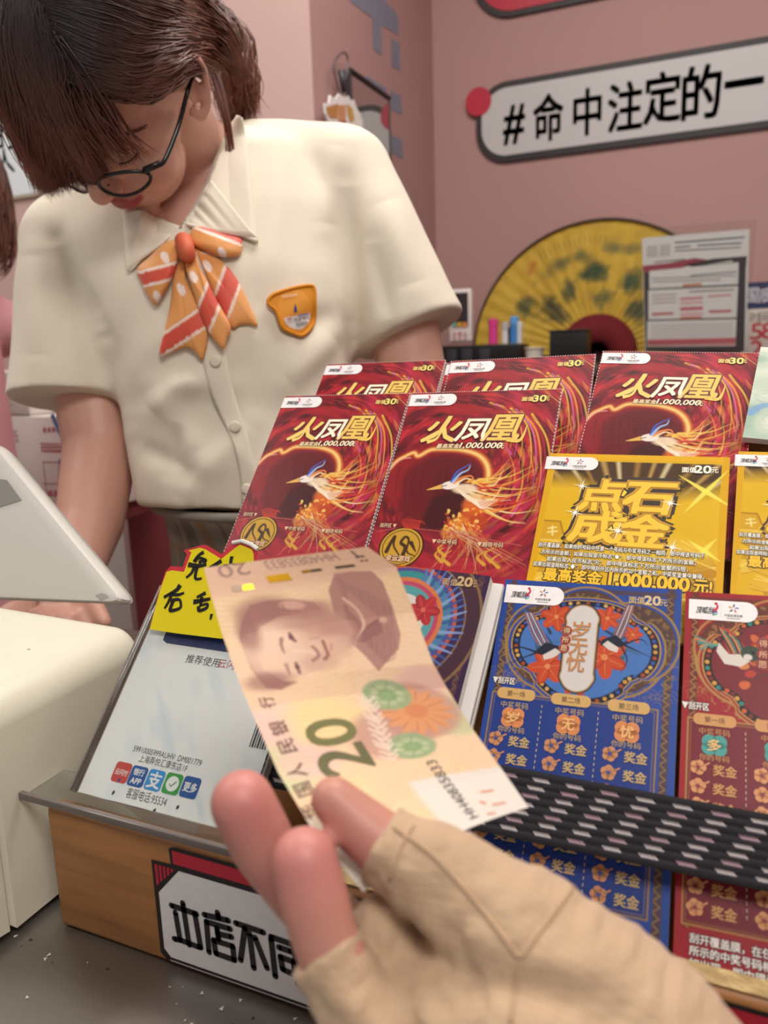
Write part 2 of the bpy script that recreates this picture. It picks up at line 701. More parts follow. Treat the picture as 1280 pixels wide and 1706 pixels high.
M_BLACK = mat('black_vinyl', '#2b2829', rough=0.5)
M_RED = mat('red_vinyl', '#b3263c', rough=0.45)
M_SIGNW = mat('white_sign_board', '#bdbaba', rough=0.4)
wb = lambda x, y: hit(x, y, (0, 1, 0), YW - 0.008)


def wall_pill(name, x0, z0, x1, z1, fill, label):
    """rounded board standing 8 mm off the wall, with a dark outline"""
    t = thing(name, label, 'sign', (x0, YW, z0))
    r = (z1 - z0) / 2
    bevel_box('board', ((x0 + x1) / 2, YW - 0.004, (z0 + z1) / 2), X3, Y3, Z3, (x1 - x0 - 0.0, 0.0075, z1 - z0), M_BLACK, t, 0.0)
    return t, r


def pill_pts(x0, z0, x1, z1, r=None):
    r = (z1 - z0) / 2 if r is None else r
    pts = []
    for cx, cz, a0 in ((x1 - r, z1 - r, 0), (x0 + r, z1 - r, pi / 2), (x0 + r, z0 + r, pi), (x1 - r, z0 + r, 3 * pi / 2)):
        for k in range(13):
            a = a0 + k * pi / 24
            pts.append((cx + r * cos(a), cz + r * sin(a)))
    return pts


def slab(name, pts, y0, y1, m, parent=None):
    """outline in x, z extruded in y"""
    k = len(pts)
    V = [(p[0], y0, p[1]) for p in pts] + [(p[0], y1, p[1]) for p in pts]
    F = [tuple(range(k)), tuple(range(2 * k - 1, k - 1, -1))] + [(i, i + k, (i + 1) % k + k, (i + 1) % k) for i in range(k)]
    return mesh(name, V, F, m, parent)


t = thing('wall_sign', 'long white rounded slogan board with black outline on the pink wall', 'sign', (-0.2, YW, 1.8))
slab('board', pill_pts(-0.665, 1.800, 0.75, 2.000, 0.085), YW - 0.009, YW, M_BLACK, t)
slab('face', pill_pts(-0.649, 1.816, 0.74, 1.984, 0.070), YW - 0.0105, YW - 0.0092, M_SIGNW, t)
cc = wb(798, 170)
slab('red_dot', [(cc[0] + 0.036 * cos(a), cc[2] + 0.036 * sin(a)) for a in np.arange(32) * pi / 16], YW - 0.013, YW - 0.0107, M_RED, t)
g = Gfx()
for ch, px, py, w, hh in (('#', 857, 208, 42, 62), ('命', 914, 196, 56, 74), ('中', 979, 187, 50, 72), ('注', 1042, 178, 60, 74), ('定', 1104, 163, 62, 76), ('的', 1169, 154, 62, 78), ('一', 1240, 138, 60, 8)):
    p = wb(px, py)
    g.text(ch, p[0], -p[2], w * 0.00136, hh * 0.00152, '#2b2829', 0, bold=0.028, shear=0.12 if ch == '#' else 0)
g.build('lettering', lambda u, v, h: np.c_[u, np.full(len(u), YW - 0.0112), -v], t)

t = thing('wall_sign', 'red rounded board with black outline at the top edge, above the white slogan board', 'sign', (-0.2, YW, 2.2))
zb = wb(830, 32)[2]
slab('board', pill_pts(-0.675, zb, 0.75, zb + 0.25, 0.11), YW - 0.009, YW, M_BLACK, t)
slab('face', pill_pts(-0.660, zb + 0.013, 0.74, zb + 0.237, 0.10), YW - 0.0105, YW - 0.0092, M_RED, t)

# mirror on the side wall, dark thin frame, with a charm on a clip hung from its corner
wlp = lambda x, y, o=0.0: hit(480 + x / 4, y / 4, (1, 0, 0), XW + o)
M_MIRROR = mat('mirror_glass', '#c9c6c4', rough=0.03, metal=1.0)
t = thing('wall_mirror', 'small dark-framed mirror hung on the pink side wall behind her shoulder', 'mirror', wlp(530, 900))
ya, yb = wlp(392, 500)[1], wlp(655, 660)[1]
zt = wlp(392, 480)[2]
za = zt - 0.30
abox('glass', (XW + 0.0005, ya, za), (XW + 0.006, yb, zt), M_MIRROR, t, bev=0)
abox('frame', (XW + 0.0005, ya - 0.004, zt), (XW + 0.012, yb + 0.004, zt + 0.007), M_BLACK, t, bev=0.001)
abox('frame', (XW + 0.0005, ya - 0.008, za), (XW + 0.012, ya, zt), M_BLACK, t, bev=0.001)
abox('frame', (XW + 0.0005, yb, za), (XW + 0.008, yb + 0.003, zt), M_BLACK, t, bev=0.001)

t = thing('hanging_charm', 'flat white-edged charm with orange patches dangling on a clear loop by the mirror', 'charm', wlp(370, 780, 0.02))
pts = [(232, 690), (265, 685), (270, 635), (305, 665), (330, 625), (365, 650), (395, 640), (405, 670), (430, 665), (445, 715), (470, 760), (490, 820), (480, 900), (430, 930), (360, 920), (300, 860), (258, 815), (240, 760)]
W3 = [wlp(x, y, 0.02) for x, y in pts]
k = len(W3)
V = W3 + [p + np.array([0.004, 0, 0]) for p in W3]
mesh('plate', V, [tuple(range(k)), tuple(range(k, 2 * k))] + [(i, (i + 1) % k, (i + 1) % k + k, i + k) for i in range(k)], mat('white_acrylic', '#e6e1de', rough=0.3), t)
g = Gfx()
for c, pp in (('#b98248', [(252, 715), (300, 700), (335, 690), (330, 790), (285, 790), (262, 760)]), ('#c98a62', [(335, 700), (385, 700), (385, 800), (335, 810)]), ('#c59a52', [(390, 690), (430, 720), (445, 800), (415, 815), (395, 760)]), ('#a93a48', [(345, 815), (385, 800), (395, 850), (355, 850)]), ('#3a4a86', [(440, 850), (475, 850), (480, 890), (450, 890)])):
    q = [wlp(x, y, 0.0245) for x, y in pp]
    g.poly([(a[1], a[2]) for a in q], c)
g.build('printing', lambda u, v, h: np.c_[np.full(len(u), XW + 0.0246), u, v], t)
loop = [wlp(x, y, 0.022) for x, y in ((350, 640), (318, 520), (305, 430), (340, 370), (372, 350), (398, 385), (395, 470), (375, 560), (360, 640))]
mesh('loop', *tube(smooth_line(loop, 6), 0.0022, 8), mat('smoky_plastic', '#5a5054', rough=0.2), t, smooth=True)
mesh('clip', *tube([wlp(355, 470, 0.024), wlp(372, 620, 0.024)], [0.008, 0.0045], 10), mat('dark_plastic', '#35383b', rough=0.4), t, smooth=True)

# ------------------------------------------------------------------ back shelf and what stands on it
M_SHELF = mat('dark_wood_veneer', '#4a3838', rough=0.5)
ZS = 1.262
t = thing('back_cabinet', 'dark low cabinet along the pink back wall under the folding fan', 'cabinet', (0.3, 1.95, 0))
abox('body', (XW + 0.02, 1.74, 0), (1.6, YW - 0.002, ZS - 0.022), mat('dark_red_laminate', '#6d3038', rough=0.5), t)
abox('worktop', (XW + 0.01, 1.72, ZS - 0.022), (1.62, YW - 0.001, ZS), M_SHELF, t)

# folding fan
fc, fo, fi = np.array([-0.325, 1.285]), 0.335, 0.095
t = thing('folding_fan', 'big yellow folding fan painted with a landscape, leaning on the back wall', 'fan', (fc[0], 2.165, ZS))
P = Paint(pi, fo - fi, 300, '#c9a53a')       # u = angle, v = from the rim inwards
S = P.h
fol = noise2(P.X * 7, P.Y * 24 , 3) * .6 + noise2(P.X * 18, P.Y * 60, 4) * .4
P.mix((fol - 0.5) * 1.2, '#a88432')
P.mix((0.45 - fol) * 1.4, '#dcbc52')
far = noise2(P.X * 4 + 3, P.Y * 14, 8)
rg = np.random.default_rng(5)
for (a, d, n, c, sa, sd) in ((2.35, .17, 60, '#4b4a2c', .16, .035), (1.62, .125, 60, '#3f4f34', .16, .018), (1.15, .14, 40, '#44543a', .1, .02), (1.9, .08, 26, '#6d6a3a', .25, .01), (2.55, .10, 30, '#5f5f36', .1, .02), (0.8, .19, 50, '#565a3a', .2, .02), (1.5, .19, 30, '#6a6a3c', .2, .02), (2.0, .15, 26, '#5a5a36', .15, .02), (1.4, .065, 22, '#7d7440', .2, .008)):
    for _ in range(n):
        P.disc(a + rg.normal(0, sa * .5), d + rg.normal(0, sd * .6), 0.03 + rg.random() * .045, 0.006 + rg.random() * .008, c, 0.42, soft=0.8)
for k in range(14):
    P.stroke([(2.1 - k * .045, .030 + .001 * k), (2.1 - k * .045, .045)], .012, '#5f5a3c', .6, n=0)
P.stroke([(2.28, .052), (2.16, .040)], .01, '#b4472e', .8, n=0)
n = P.X.shape
ang = P.X.ravel(); rad = fo - P.Y.ravel()
zig = np.abs(((ang * 26 / pi) % 1) - .5) * 0.0035
fv = np.c_[fc[0] - rad * np.cos(pi - ang) * 1.0, 2.168 - zig - 0.02 * (rad / fo), fc[1] + rad * np.sin(ang)]
i = np.arange(n[0] * n[1]).reshape(n)
ff = np.stack([i[:-1, :-1], i[:-1, 1:], i[1:, 1:], i[1:, :-1]], -1).reshape(-1, 4)
mesh('fan_paper', fv, ff, mat('painted_paper', attr='col', rough=0.7), t, colors=P.C.reshape(-1, 3))
V, F = [], []
for k in range(27):
    a = pi * k / 26
    d = np.array([cos(a), 0, sin(a)]); e = np.array([-sin(a), 0, cos(a)])
    c0 = np.array([fc[0], 2.160, fc[1]])
    w = 0.0055
    for r, ww in ((0.006, w * .5), (fi + 0.008, w)):
        V += [c0 + d * r - e * ww, c0 + d * r + e * ww, c0 + d * r + e * ww - Y3 * .003, c0 + d * r - e * ww - Y3 * .003]
    o = k * 8
    F += [(o, o + 1, o + 2, o + 3), (o + 4, o + 5, o + 6, o + 7)] + [(o + j, o + (j + 1) % 4, o + 4 + (j + 1) % 4, o + 4 + j) for j in range(4)]
mesh('fan_sticks', V, F, mat('red_lacquer', '#7a1d24', rough=0.4), t)
rim = [(fc[0] + (fo + .002) * cos(a), 2.163 - .02, fc[1] + (fo + .002) * sin(a)) for a in np.linspace(0, pi, 60)]
mesh('fan_edge', *tube(rim, 0.003, 8), mat('dark_fan_edge', '#3a2c26', rough=0.5), t, smooth=True)

# red small fan-shaped tray in front (the dark red half disc)
pb = lambda x, y, yy: hit(x, y, (0, 1, 0), yy)
t = thing('card_reader', 'white card reader with dark screen standing in the corner by the back wall', 'card reader', (-0.66, 2.0, 1.325))
a, b = pb(748, 571, 2.0), pb(785, 480, 2.0)
abox('body', (a[0], 2.0, a[2]), (b[0], 2.018, b[2]), mat('white_plastic', '#e2dad8', rough=0.35), t, bev=0.006)
a, b = pb(753, 548, 2.0), pb(780, 487, 2.0)
abox('screen', (a[0], 1.998, a[2] + .006), (b[0], 2.0005, b[2]), mat('dark_screen', '#3a3436', rough=0.15), t, bev=0)
g = Gfx()
for k, c in enumerate(('#6fae9f', '#d8a23a', '#d98a4a')):
    p = pb(757 + 9 * k, 541, 2.0)
    g.rect(p[0] - .006, -p[2] - .006, p[0] + .006, -p[2] + .006, c)
for k in range(6):
    p = pb(758 + 9 * (k % 3), 556 + 8 * (k // 3), 2.0)
    g.rect(p[0] - .004, -p[2] - .004, p[0] + .004, -p[2] + .004, '#c98f8a' if k != 1 else '#b34a4a')
g.build('keys', lambda u, v, h: np.c_[u, np.full(len(u), 1.9972), -v], t)

M_BLACKP = mat('black_plastic', '#1c1a1c', rough=0.35)
t = thing('pen_holder', 'black slotted pen tray on the back cabinet left of the fan', 'pen holder', (-0.6, 2.0, ZS))
a, b = pb(736, 600, 1.98), pb(872, 572, 1.98)
abox('tray', (a[0], 1.96, ZS), (b[0], 2.045, b[2]), M_BLACKP, t, bev=0.003)
for k, xx in enumerate((745, 770, 800)):
    p = pb(xx, 585, 1.96)
    abox('divider', (p[0], 1.955, ZS + .005), (p[0] + .028, 1.9605, b[2] - .01), mat('smoky_panel', '#3c3a40', rough=0.3), t, bev=0.001)
zt = b[2]
for lab, px, top, c, r in (('pink highlighter pen standing in the black tray', 822, 531, '#d8418c', .012), ('white correction pen standing in the black tray beside the pink one', 842, 537, '#ddd8d4', .009), ('blue capped marker standing in the black tray', 857, 527, '#3f83c4', .010), ('dark slim pen leaning against the blue capped marker', 850, 545, '#2d3542', .006), ('pale grey pen at the right end of the black tray', 866, 536, '#cfd0d2', .007)):
    p = pb(px, top, 1.975)
    t = thing('marker_pen', lab, 'pen', (p[0], 1.975, zt), 'pens in the tray')
    mesh('barrel', *tube([(p[0], 1.975, zt + .0005), (p[0], 1.975, p[2] - .02)], r, 14), ink(c), t, smooth=False)
    mesh('cap', *tube([(p[0], 1.975, p[2] - .0195), (p[0], 1.975, p[2] - .002), (p[0], 1.975, p[2])], [r * 1.08, r * 1.08, r * .7], 14), ink({'#ddd8d4': '#b9b4b4', '#3f83c4': '#5aa2dc'}.get(c, c)), t, smooth=False)
t = thing('black_box', 'plain black box standing in front of the yellow fan', 'box', (-0.43, 1.85, ZS))
a, b = pb(918, 600, 1.86), pb(980, 551, 1.86)
abox('carton', (a[0], 1.84, ZS), (b[0], 1.91, b[2]), M_BLACKP, t, bev=0.003)
abox('lid', (a[0] - .0015, 1.838, b[2]), (b[0] + .0015, 1.912, b[2] + .004), M_BLACKP, t, bev=0.001)
t = thing('white_cup', 'small pale cup in front of the fan beside the black box', 'cup', (-0.5, 1.86, ZS))
p = pb(891, 580, 1.87)
mesh('bowl', *tube([(p[0], 1.87, ZS), (p[0], 1.87, p[2] - .005), (p[0], 1.87, p[2])], [.018, .021, .022], 18), mat('cup_glaze', '#cfc9bd', rough=.3), t, smooth=False)
mesh('rim', *tube([(p[0] + .022 * cos(q), 1.87 + .022 * sin(q), p[2]) for q in np.linspace(0, 2 * pi, 25)], .0018, 8), mat('cup_glaze', '#cfc9bd'), t, smooth=True)

# rules poster in a clear stand
YPS = 1.93
M_CLEAR = clear_mat('clear_acrylic', '#f8f9f8', .3)
t = thing('poster_stand', 'clear upright stand holding a white printed rules sheet, right of the fan', 'poster', (-0.1, YPS, ZS))
c1, c2, c3, c4 = (pb(x, y, YPS) for x, y in ((1068, 398), (1252, 376), (1236, 592), (1074, 592)))
ux = (c2 - c1) / np.linalg.norm(c2 - c1)
sw = np.linalg.norm(c2 - c1); 
ux = np.array([1, 0, 0.0])
zlo = ZS + 0.002
abox('clear_plate', (c1[0] - .012, YPS - .0035, zlo), (c2[0] + .010, YPS - .0015, c2[2] + .012), M_CLEAR, t, bev=0)
abox('foot', (c1[0] - .012, YPS - .02, ZS), (c2[0] + .010, YPS + .05, ZS + .003), M_CLEAR, t, bev=0)
g = Gfx()
pm = lambda x, y: (lambda q: (q[0], -q[2]))(pb(720 + x / 2.2857, 340 + y / 2.2857, YPS))
G4 = lambda pts, c, h=1: g.poly([pm(*p) for p in pts], c, h)
G4([(800, 130), (1210, 95), (1195, 560), (812, 560)], '#dcd8d8', 0)
G4([(806, 260), (1196, 215), (1190, 560), (814, 560)], '#433a3c', 1)
G4([(803, 235), (900, 225), (1000, 205), (1050, 212), (930, 250), (805, 262)], '#9c4452', 2)
G4([(960, 232), (1070, 208), (1200, 198), (1196, 245), (1140, 215), (1000, 240)], '#40383a', 2)
for q in ([(828, 255), (1168, 222), (1166, 305), (828, 322)], [(824, 328), (1166, 312), (1160, 432), (824, 440)], [(820, 446), (1160, 438), (1156, 540), (820, 543)]):
    G4(q, '#dedada', 3)
for (x0, y0, x1, y1, c) in ((925, 147, 1190, 126, '#4a4446'), (925, 165, 985, 160, '#6a6466'), (1010, 158, 1180, 148, '#6a6466'), (925, 178, 1175, 165, '#8a8486'), (845, 222, 965, 210, '#8a8080'), (985, 272, 1160, 258, '#7a7476'), (835, 284, 1160, 272, '#9a9496'), (840, 296, 1100, 288, '#9a9496'), (980, 334, 1150, 326, '#7a7476'), (840, 350, 930, 344, '#b39a9a'), (840, 364, 930, 358, '#b39a9a'), (840, 378, 930, 372, '#b39a9a')):
    g.line([pm(x0, y0), pm(x1, y1)], 0.003, c, 4)
for (x0, y0, x1, y1, c, w) in ((955, 310, 1028, 305, '#c98a70', .006), (945, 362, 1032, 357, '#cf8d8f', .006), (945, 378, 1032, 374, '#d7a0a2', .005), (945, 400, 1032, 396, '#c46d74', .008), (945, 420, 1032, 418, '#d7a0a2', .005), (1050, 352, 1140, 346, '#c88488', .004), (1055, 410, 1140, 407, '#c06a6a', .006), (838, 420, 920, 416, '#c06a6a', .006), (945, 434, 1028, 432, '#c46d5c', .005), (822, 525, 1156, 518, '#c2606a', .011), (822, 536, 1156, 532, '#d08a8e', .006)):
    g.line([pm(x0, y0), pm(x1, y1)], w, c, 4)
for k in range(6):
    g.line([pm(835, 462 + 9 * k), pm(1145, 455 + 9 * k)], .0016, '#b5a5a6', 4)
g.rect(*pm(818, 160), *pm(858, 200), '#bdb8b8', 4)      # blank squares where codes are printed
g.rect(*pm(868, 155), *pm(906, 196), '#bdb8b8', 4)
g.build('sheet', lambda u, v, h: np.c_[u, YPS - h * 1e-4, -v], t)

# tear-off calendar at the right edge
t = thing('wall_calendar', 'paper calendar with navy header and red numerals at the right picture edge', 'calendar', (0.12, 2.1, ZS))
YC = 2.12
pc = lambda x, y: (lambda q: (q[0], -q[2]))(pb(720 + x / 2.2857, 340 + y / 2.2857, YC))
a, b = pc(1195, 300), pc(1420, 600)
abox('pad', (a[0], YC, ZS), (b[0], YC + .012, -a[1]), mat('cream_paper', '#cfc5bc', rough=.8), t, bev=0.001)
g = Gfx()
x0, y0 = pc(1195, 300); x1, y1 = pc(1420, 390)
g.rect(x0, y0, x1, y1, '#2d3558', 1)
for ch, x in (('国', 1216), ('派', 1262)):
    g.text(ch, *pc(x, 348), .032, .034, '#c9c6cc', 2, bold=.02)
for ch, x, y in (('时', 1232, 432), ('间', 1268, 430)):
    g.text(ch, *pc(x, y), .022, .024, '#5a5350', 2)
for s, x, y in (('5', 1236, 485), ('8', 1280, 482), ('2', 1236, 550)):
    g.text(s, *pc(x, y), .026, .037, '#b8434a', 2, bold=.02)
g.build('printing', lambda u, v, h: np.c_[u, YC - h * 2e-4, -v], t)

# cartons at the far left, on a low side table
YB = 1.05
pbx = lambda x, y, yy=YB: hit(x, y, (0, 1, 0), yy)
M_CARTON = mat('white_carton', '#dcd5d0', rough=.7, noise=.03, nscale=8)
zl, zm = pbx(100, 852)[2], pbx(60, 693)[2]
t = thing('side_table', 'dark side table at far left carrying the white cartons', 'table', (-1.35, 1.2, 0))
abox('tabletop', (-1.75, YB - .02, zl - .035), (pbx(128, 760)[0], 1.245, zl - .001), mat('red_brown_wood', '#7a3d42', rough=.5), t)
for xx in (-1.72, pbx(128, 760)[0] - .22):
    for yy in (YB, 1.205):
        abox('leg', (xx, yy, 0), (xx + .04, yy + .035, zl - .036), mat('brown_wood', '#5c4038'), t)
xr = pbx(122, 760)[0]
xs = pbx(38, 760)[0]
M_TAPE = mat('box_tape', '#c5bdb6', rough=.25)


def carton(name, lab, lo, hi, prints):
    t = thing(name, lab, 'carton', ((lo[0] + hi[0]) / 2, (lo[1] + hi[1]) / 2, lo[2]), 'white cartons')
    abox('body', lo, hi, M_CARTON, t, bev=0.003)
    g = Gfx()
    prints(g)
    g.build('printing', lambda u, v, h: np.c_[u, lo[1] - 3e-4 - h * 1e-4, -v], t)
    abox('tape', ((lo[0] + hi[0]) / 2 - .03, lo[1] - .0004, hi[2] - .05), ((lo[0] + hi[0]) / 2 + .03, hi[1], hi[2] + .0006), M_TAPE, t, bev=0)


def pr_low(g):
    q = lambda x, y: (lambda p: (p[0], -p[2]))(pbx(x / 2.6667, 600 + y / 2.6667))
    R = '#b5606a'
    [g.line([q(192 + 20 * k, 312 - k), q(206 + 20 * k, 311 - k)], .009, R, 1) for k in range(7)]
    g.rect(*q(180, 368), *q(330, 412), R, 1)
    for k in range(2):
        g.line([q(182, 380 + 16 * k), q(318, 378 + 16 * k)], .0025, '#dcd5d0', 2)
    g.frame(*q(190, 450), *q(330, 610), .0022, R, 1)
    g.line([q(262, 450), q(262, 550)], .002, R, 1)
    g.line([q(190, 550), q(330, 548)], .002, R, 1)
    [g.line([q(215 + 26 * k, 592 - k), q(234 + 26 * k, 590 - k)], .010, R, 1) for k in range(4)]
    g.text('纸低', *q(40, 338), .050, .024, R, 1)
    g.frame(*q(10, 370), *q(80, 600), .0022, R, 1)
    g.line([q(232, 240), q(265, 320), q(300, 400)], .010, '#3f6aa8', 3, w1=.004)
    g.line([q(268, 440), q(282, 510), q(290, 560)], .007, '#3f6aa8', 3, w1=.003)


def pr_up(g):
    q = lambda x, y: (lambda p: (p[0], -p[2]))(pbx(x / 2.6667, 600 + y / 2.6667, YB))
    g.text('上', *q(30, 175), .024, .024, '#b98a90', 1)
    g.line([q(0, 75), q(18, 80)], .007, '#6aa0c4', 1)
    g.line([q(-60, 215), q(108, 240)], .003, '#c3bab4', 1)


carton('carton', 'large white carton with red printing and blue pen marks, under the smaller one', (xs - .45, YB, zl), (xr + .02, 1.24, zm), pr_low)
xr2 = pbx(46, 660)[0]
carton('carton', 'smaller white carton stacked on the large red-printed one', (xr2 - .38, YB + .0, zm + .001), (xr2, 1.23, pbx(30, 618)[2]), pr_up)
# round white plaque on the pillar behind her head
t = thing('wall_plaque', 'white round-cornered plaque on the pale wall behind her hair', 'sign', pbx(20, 250, YP))
a, b = pbx(-60, 345, YP), pbx(75, 140, YP)
slab('board', pill_pts(a[0], a[2], b[0], b[2], .05), YP - .008, YP, mat('plaque_edge', '#b8b09c', rough=.5), t)
slab('face', pill_pts(a[0] + .006, a[2] + .006, b[0] - .006, b[2] - .006, .045), YP - .0095, YP - .0082, mat('plaque_face', '#d3dadf', rough=.4), t)
g = Gfx()
for x, y, s in ((12, 225, 1), (14, 270, .8)):
    p = pbx(x, y, YP)
    g.text('的' if s == 1 else '人', p[0], -p[2], .07 * s, .07 * s, '#4a4d52', 1, bold=.02)
g.build('lettering', lambda u, v, h: np.c_[u, YP - .0098 + 0 * u, -v], t)

# tall dark red locker behind her and a grey bin by it
t = thing('red_locker', 'dark red locker seen between her arm and skirt', 'cabinet', (-0.95, 1.37, 0))
a, b = pbx(196, 690, 1.27), pbx(300, 690, 1.27)
abox('body', (a[0], 1.27, 0), (b[0] + .15, 1.48, 1.32), mat('dark_red_paint', '#ad525b', rough=.5), t)
abox('door', (a[0] + .004, 1.262, .05), (b[0] + .146, 1.2695, 1.30), mat('dark_red_paint', '#8f4149'), t)
abox('handle', (b[0] + .10, 1.245, .9), (b[0] + .115, 1.2615, 1.02), M_WHITEMETAL, t, bev=.004)
t = thing('grey_cabinet', 'pale grey cabinet low behind the counter, left of the red locker', 'cabinet', (-1.2, 1.0, 0))
a, b = pbx(136, 860, 1.0), pbx(196, 890, 1.0)
abox('body', (a[0], .93, 0), (b[0] - .005, 1.02, b[2]), mat('grey_laminate', '#a9a4a0', rough=.5), t)
abox('door', (a[0] + .01, .924, .05), (b[0] - .012, .9295, b[2] - .02), mat('grey_laminate', '#a9a4a0'), t)

# ================================================================== counter
M_STEEL = mat('brushed_steel', '#8f8984', rough=0.34, metal=0.85, noise=0.10, nscale=5, bump=0.03, bscale=40, stretch=(1, 8, 1))
t = thing('steel_counter', 'scratched brushed steel counter top between the customer and the shop assistant', 'counter', (0, 0.35, 0))
abox('worktop', (-1.25, 0.02, 0.96), (1.3, 0.655, 1.0), M_STEEL, t, bev=0.004)
abox('body', (-1.2, 0.06, 0), (1.25, 0.63, 0.959), mat('pink_laminate', '#c08d8a', rough=.5), t)
# flecks of scratched-off foil lying on it
fl = Gfx()
rg = np.random.default_rng(3)
for k in range(70):
    x, y = rg.uniform(-.34, -.02), rg.uniform(.06, .262)
    if k < 26:
        x, y = rg.uniform(-.34, -.08), rg.uniform(.235, .26)
    a, s = rg.random() * 6.28, rg.uniform(.0004, .0013)
    fl.poly([(x + s * cos(a), -y + s * sin(a)), (x + s * cos(a + 2), -y + s * sin(a + 2)), (x + s * 1.6 * cos(a + 4), -y + s * 1.6 * sin(a + 4))], '#cfc9c0' if k % 3 else '#3a3532')
tag(fl.build('foil_flecks', lambda u, v, h: np.c_[u, -v, np.full(len(u), 1.0004)]), 'tiny scraped foil flecks scattered over the steel counter', 'flecks', kind='stuff')

# ================================================================== rack
AL = radians(46)
NP = np.array([0, -sin(AL), cos(AL)])
UPP = np.array([0, cos(AL), sin(AL)])
CB = NP @ np.array([0, .263, 1.072])
YBD = 0.263
M_WOOD = mat('varnished_pine', '#9c6a3e', rough=0.42, noise=0.24, nscale=11, bump=0.10, bscale=30, stretch=(1.2, 10, 10))
rack = thing('ticket_rack', 'varnished wooden sloped display rack standing on the steel counter, loaded with lottery tickets', 'rack', (0, 0.4, 1.0))
XL, XR = -0.3185, 0.34
abox('front_board', (XL, YBD, 1.0005), (XR, YBD + .011, 1.073), M_WOOD, rack, bev=0.004)
pc_ = lambda x, s, o: np.array([x, 0, 0]) + NP * (CB + o) + UPP * s
s0 = UPP @ np.array([0, .30, 1.035]); s1 = UPP @ np.array([0, .54, 1.235])
V = [pc_(x, s, o) for x in (-.262, XR) for s in (s0, s1) for o in (-.060, -.068)]
F = [(0, 1, 3, 2), (4, 6, 7, 5), (0, 2, 6, 4), (1, 5, 7, 3), (0, 4, 5, 1), (2, 3, 7, 6)]
mesh('back_panel', V, F, M_WOOD, rack)
for xx in (-.258, XR - .012):
    pr = [(YBD + .021, 1.0005), (.60, 1.0005), (.60, 1.27), (.585, 1.285), (YBD + .04, 1.03)]
    pr = [(YBD + .021, 1.0005), (.535, 1.0005), (.535, 1.178), (.36, 1.02)]
    V = [(xx + d, y, z) for d in (0, .012) for y, z in pr]
    mesh('side_panel', V, [(0, 1, 2, 3), (7, 6, 5, 4)] + [(i, (i + 1) % 4, (i + 1) % 4 + 4, i + 4) for i in range(4)], M_WOOD, rack)
M_FOIL = mat('gold_foil', '#a58c60', rough=.4, metal=.5, bump=.5, bscale=120)
abox('foil_strip', (-.16, YBD + .002, 1.0732), (XR, YBD + .0105, 1.0738), M_FOIL, rack, bev=0)
# printed sign stuck on the front board
bd = lambda x, y: (lambda p: (p[0], -p[2]))(hit(x / 2.2857, 1300 + y / 2.2857, (0, 1, 0), YBD))
K = '#1f1c1e'
g = Gfx()
xe, ze = 0.20, 0
tl, bl = bd(590, 350), bd(632, 690)
zt_, zb_ = -bd(690, 380)[1], -bd(640, 690)[1]
x0 = bd(600, 450)[0]
zt_ = 1.0585; zb_ = 1.003
zr = 1.0685
xw = bd(680, 380)[0]
g.poly([(x0 - .001, -zt_ - .001), (x0 + .011, -zt_ - .0015), (x0 + .0105, -zr), (x0 + .014, -zr - .0015), (xe, -zr - .0015), (xe, -zb_), (x0 + .003, -zb_), (x0 - .001, -zb_ - .004)], K, 1)
g.poly([(x0 + .0125, -zr + .0006), (xe, -zr + .0006), (xe, -zt_ - .0022), (x0 + .0125, -zt_ - .0022)], '#b02438', 2)
g.poly([(x0 + .0008, -zt_ + .0008), (x0 + .0135, -zt_ + .0008), (x0 + .0008, -zt_ + .013)], '#b02438', 2)
for k in range(5):
    g.line([(x0 + .003 + .0024 * k, -zt_ + .0008), (x0 + .003 + .0024 * k, -zt_ + .0110 - .0022 * k)], .0008, K, 3)
g.poly([(x0 + .0155, -zt_ + .001), (xe, -zt_ + .001), (xe, -zb_ - .003), (x0 + .0055, -zb_ - .003), (x0 + .0018, -zb_ - .007), (x0 + .0018, -zt_ + .0165)], '#d6d3d3', 2)
g.line([(x0 + .005, -zb_ - .0012), (xe, -zb_ - .0012)], .0006, '#bdb8b8', 3)


def gl(chars):
    for st in chars:
        g.line([bd(*p) for p in st], .0033, K, 4)
        for p in (st[0], st[-1]):
            q = bd(*p)
            g.disc(q[0], q[1], .00165, K, 4, n=12)


gl([[(657, 473), (752, 505)], [(700, 464), (724, 622)], [(672, 500), (690, 604)], [(746, 505), (768, 632)], [(690, 604), (764, 632)], [(668, 600), (690, 604)]])
gl([[(782, 508), (873, 530)], [(832, 500), (836, 520)], [(790, 535), (880, 562)], [(790, 535), (800, 650)], [(830, 560), (836, 600)], [(832, 580), (885, 592)], [(818, 605), (890, 628)], [(818, 605), (826, 655)], [(826, 655), (896, 680)], [(890, 628), (896, 680)]])
gl([[(902, 540), (1006, 575)], [(936, 560), (920, 680)], [(954, 580), (970, 710)], [(975, 595), (1020, 710)]])
gl([[(1036, 600), (1052, 742)], [(1036, 592), (1120, 622)], [(1120, 622), (1146, 770)], [(1066, 632), (1112, 648)], [(1072, 668), (1122, 688)], [(1072, 668), (1080, 715)], [(1080, 715), (1128, 738)], [(1122, 688), (1128, 738)], [(1136, 770), (1148, 768)]])
fb = lambda yy: (lambda u, v, h: np.c_[u, yy - h * 1e-4, -v])
g.build('sign_plate', fb(YBD - .0004), rack)

# ================================================================== tickets
PAPER = mat('paper_edge', '#d9d6d2', rough=.7)


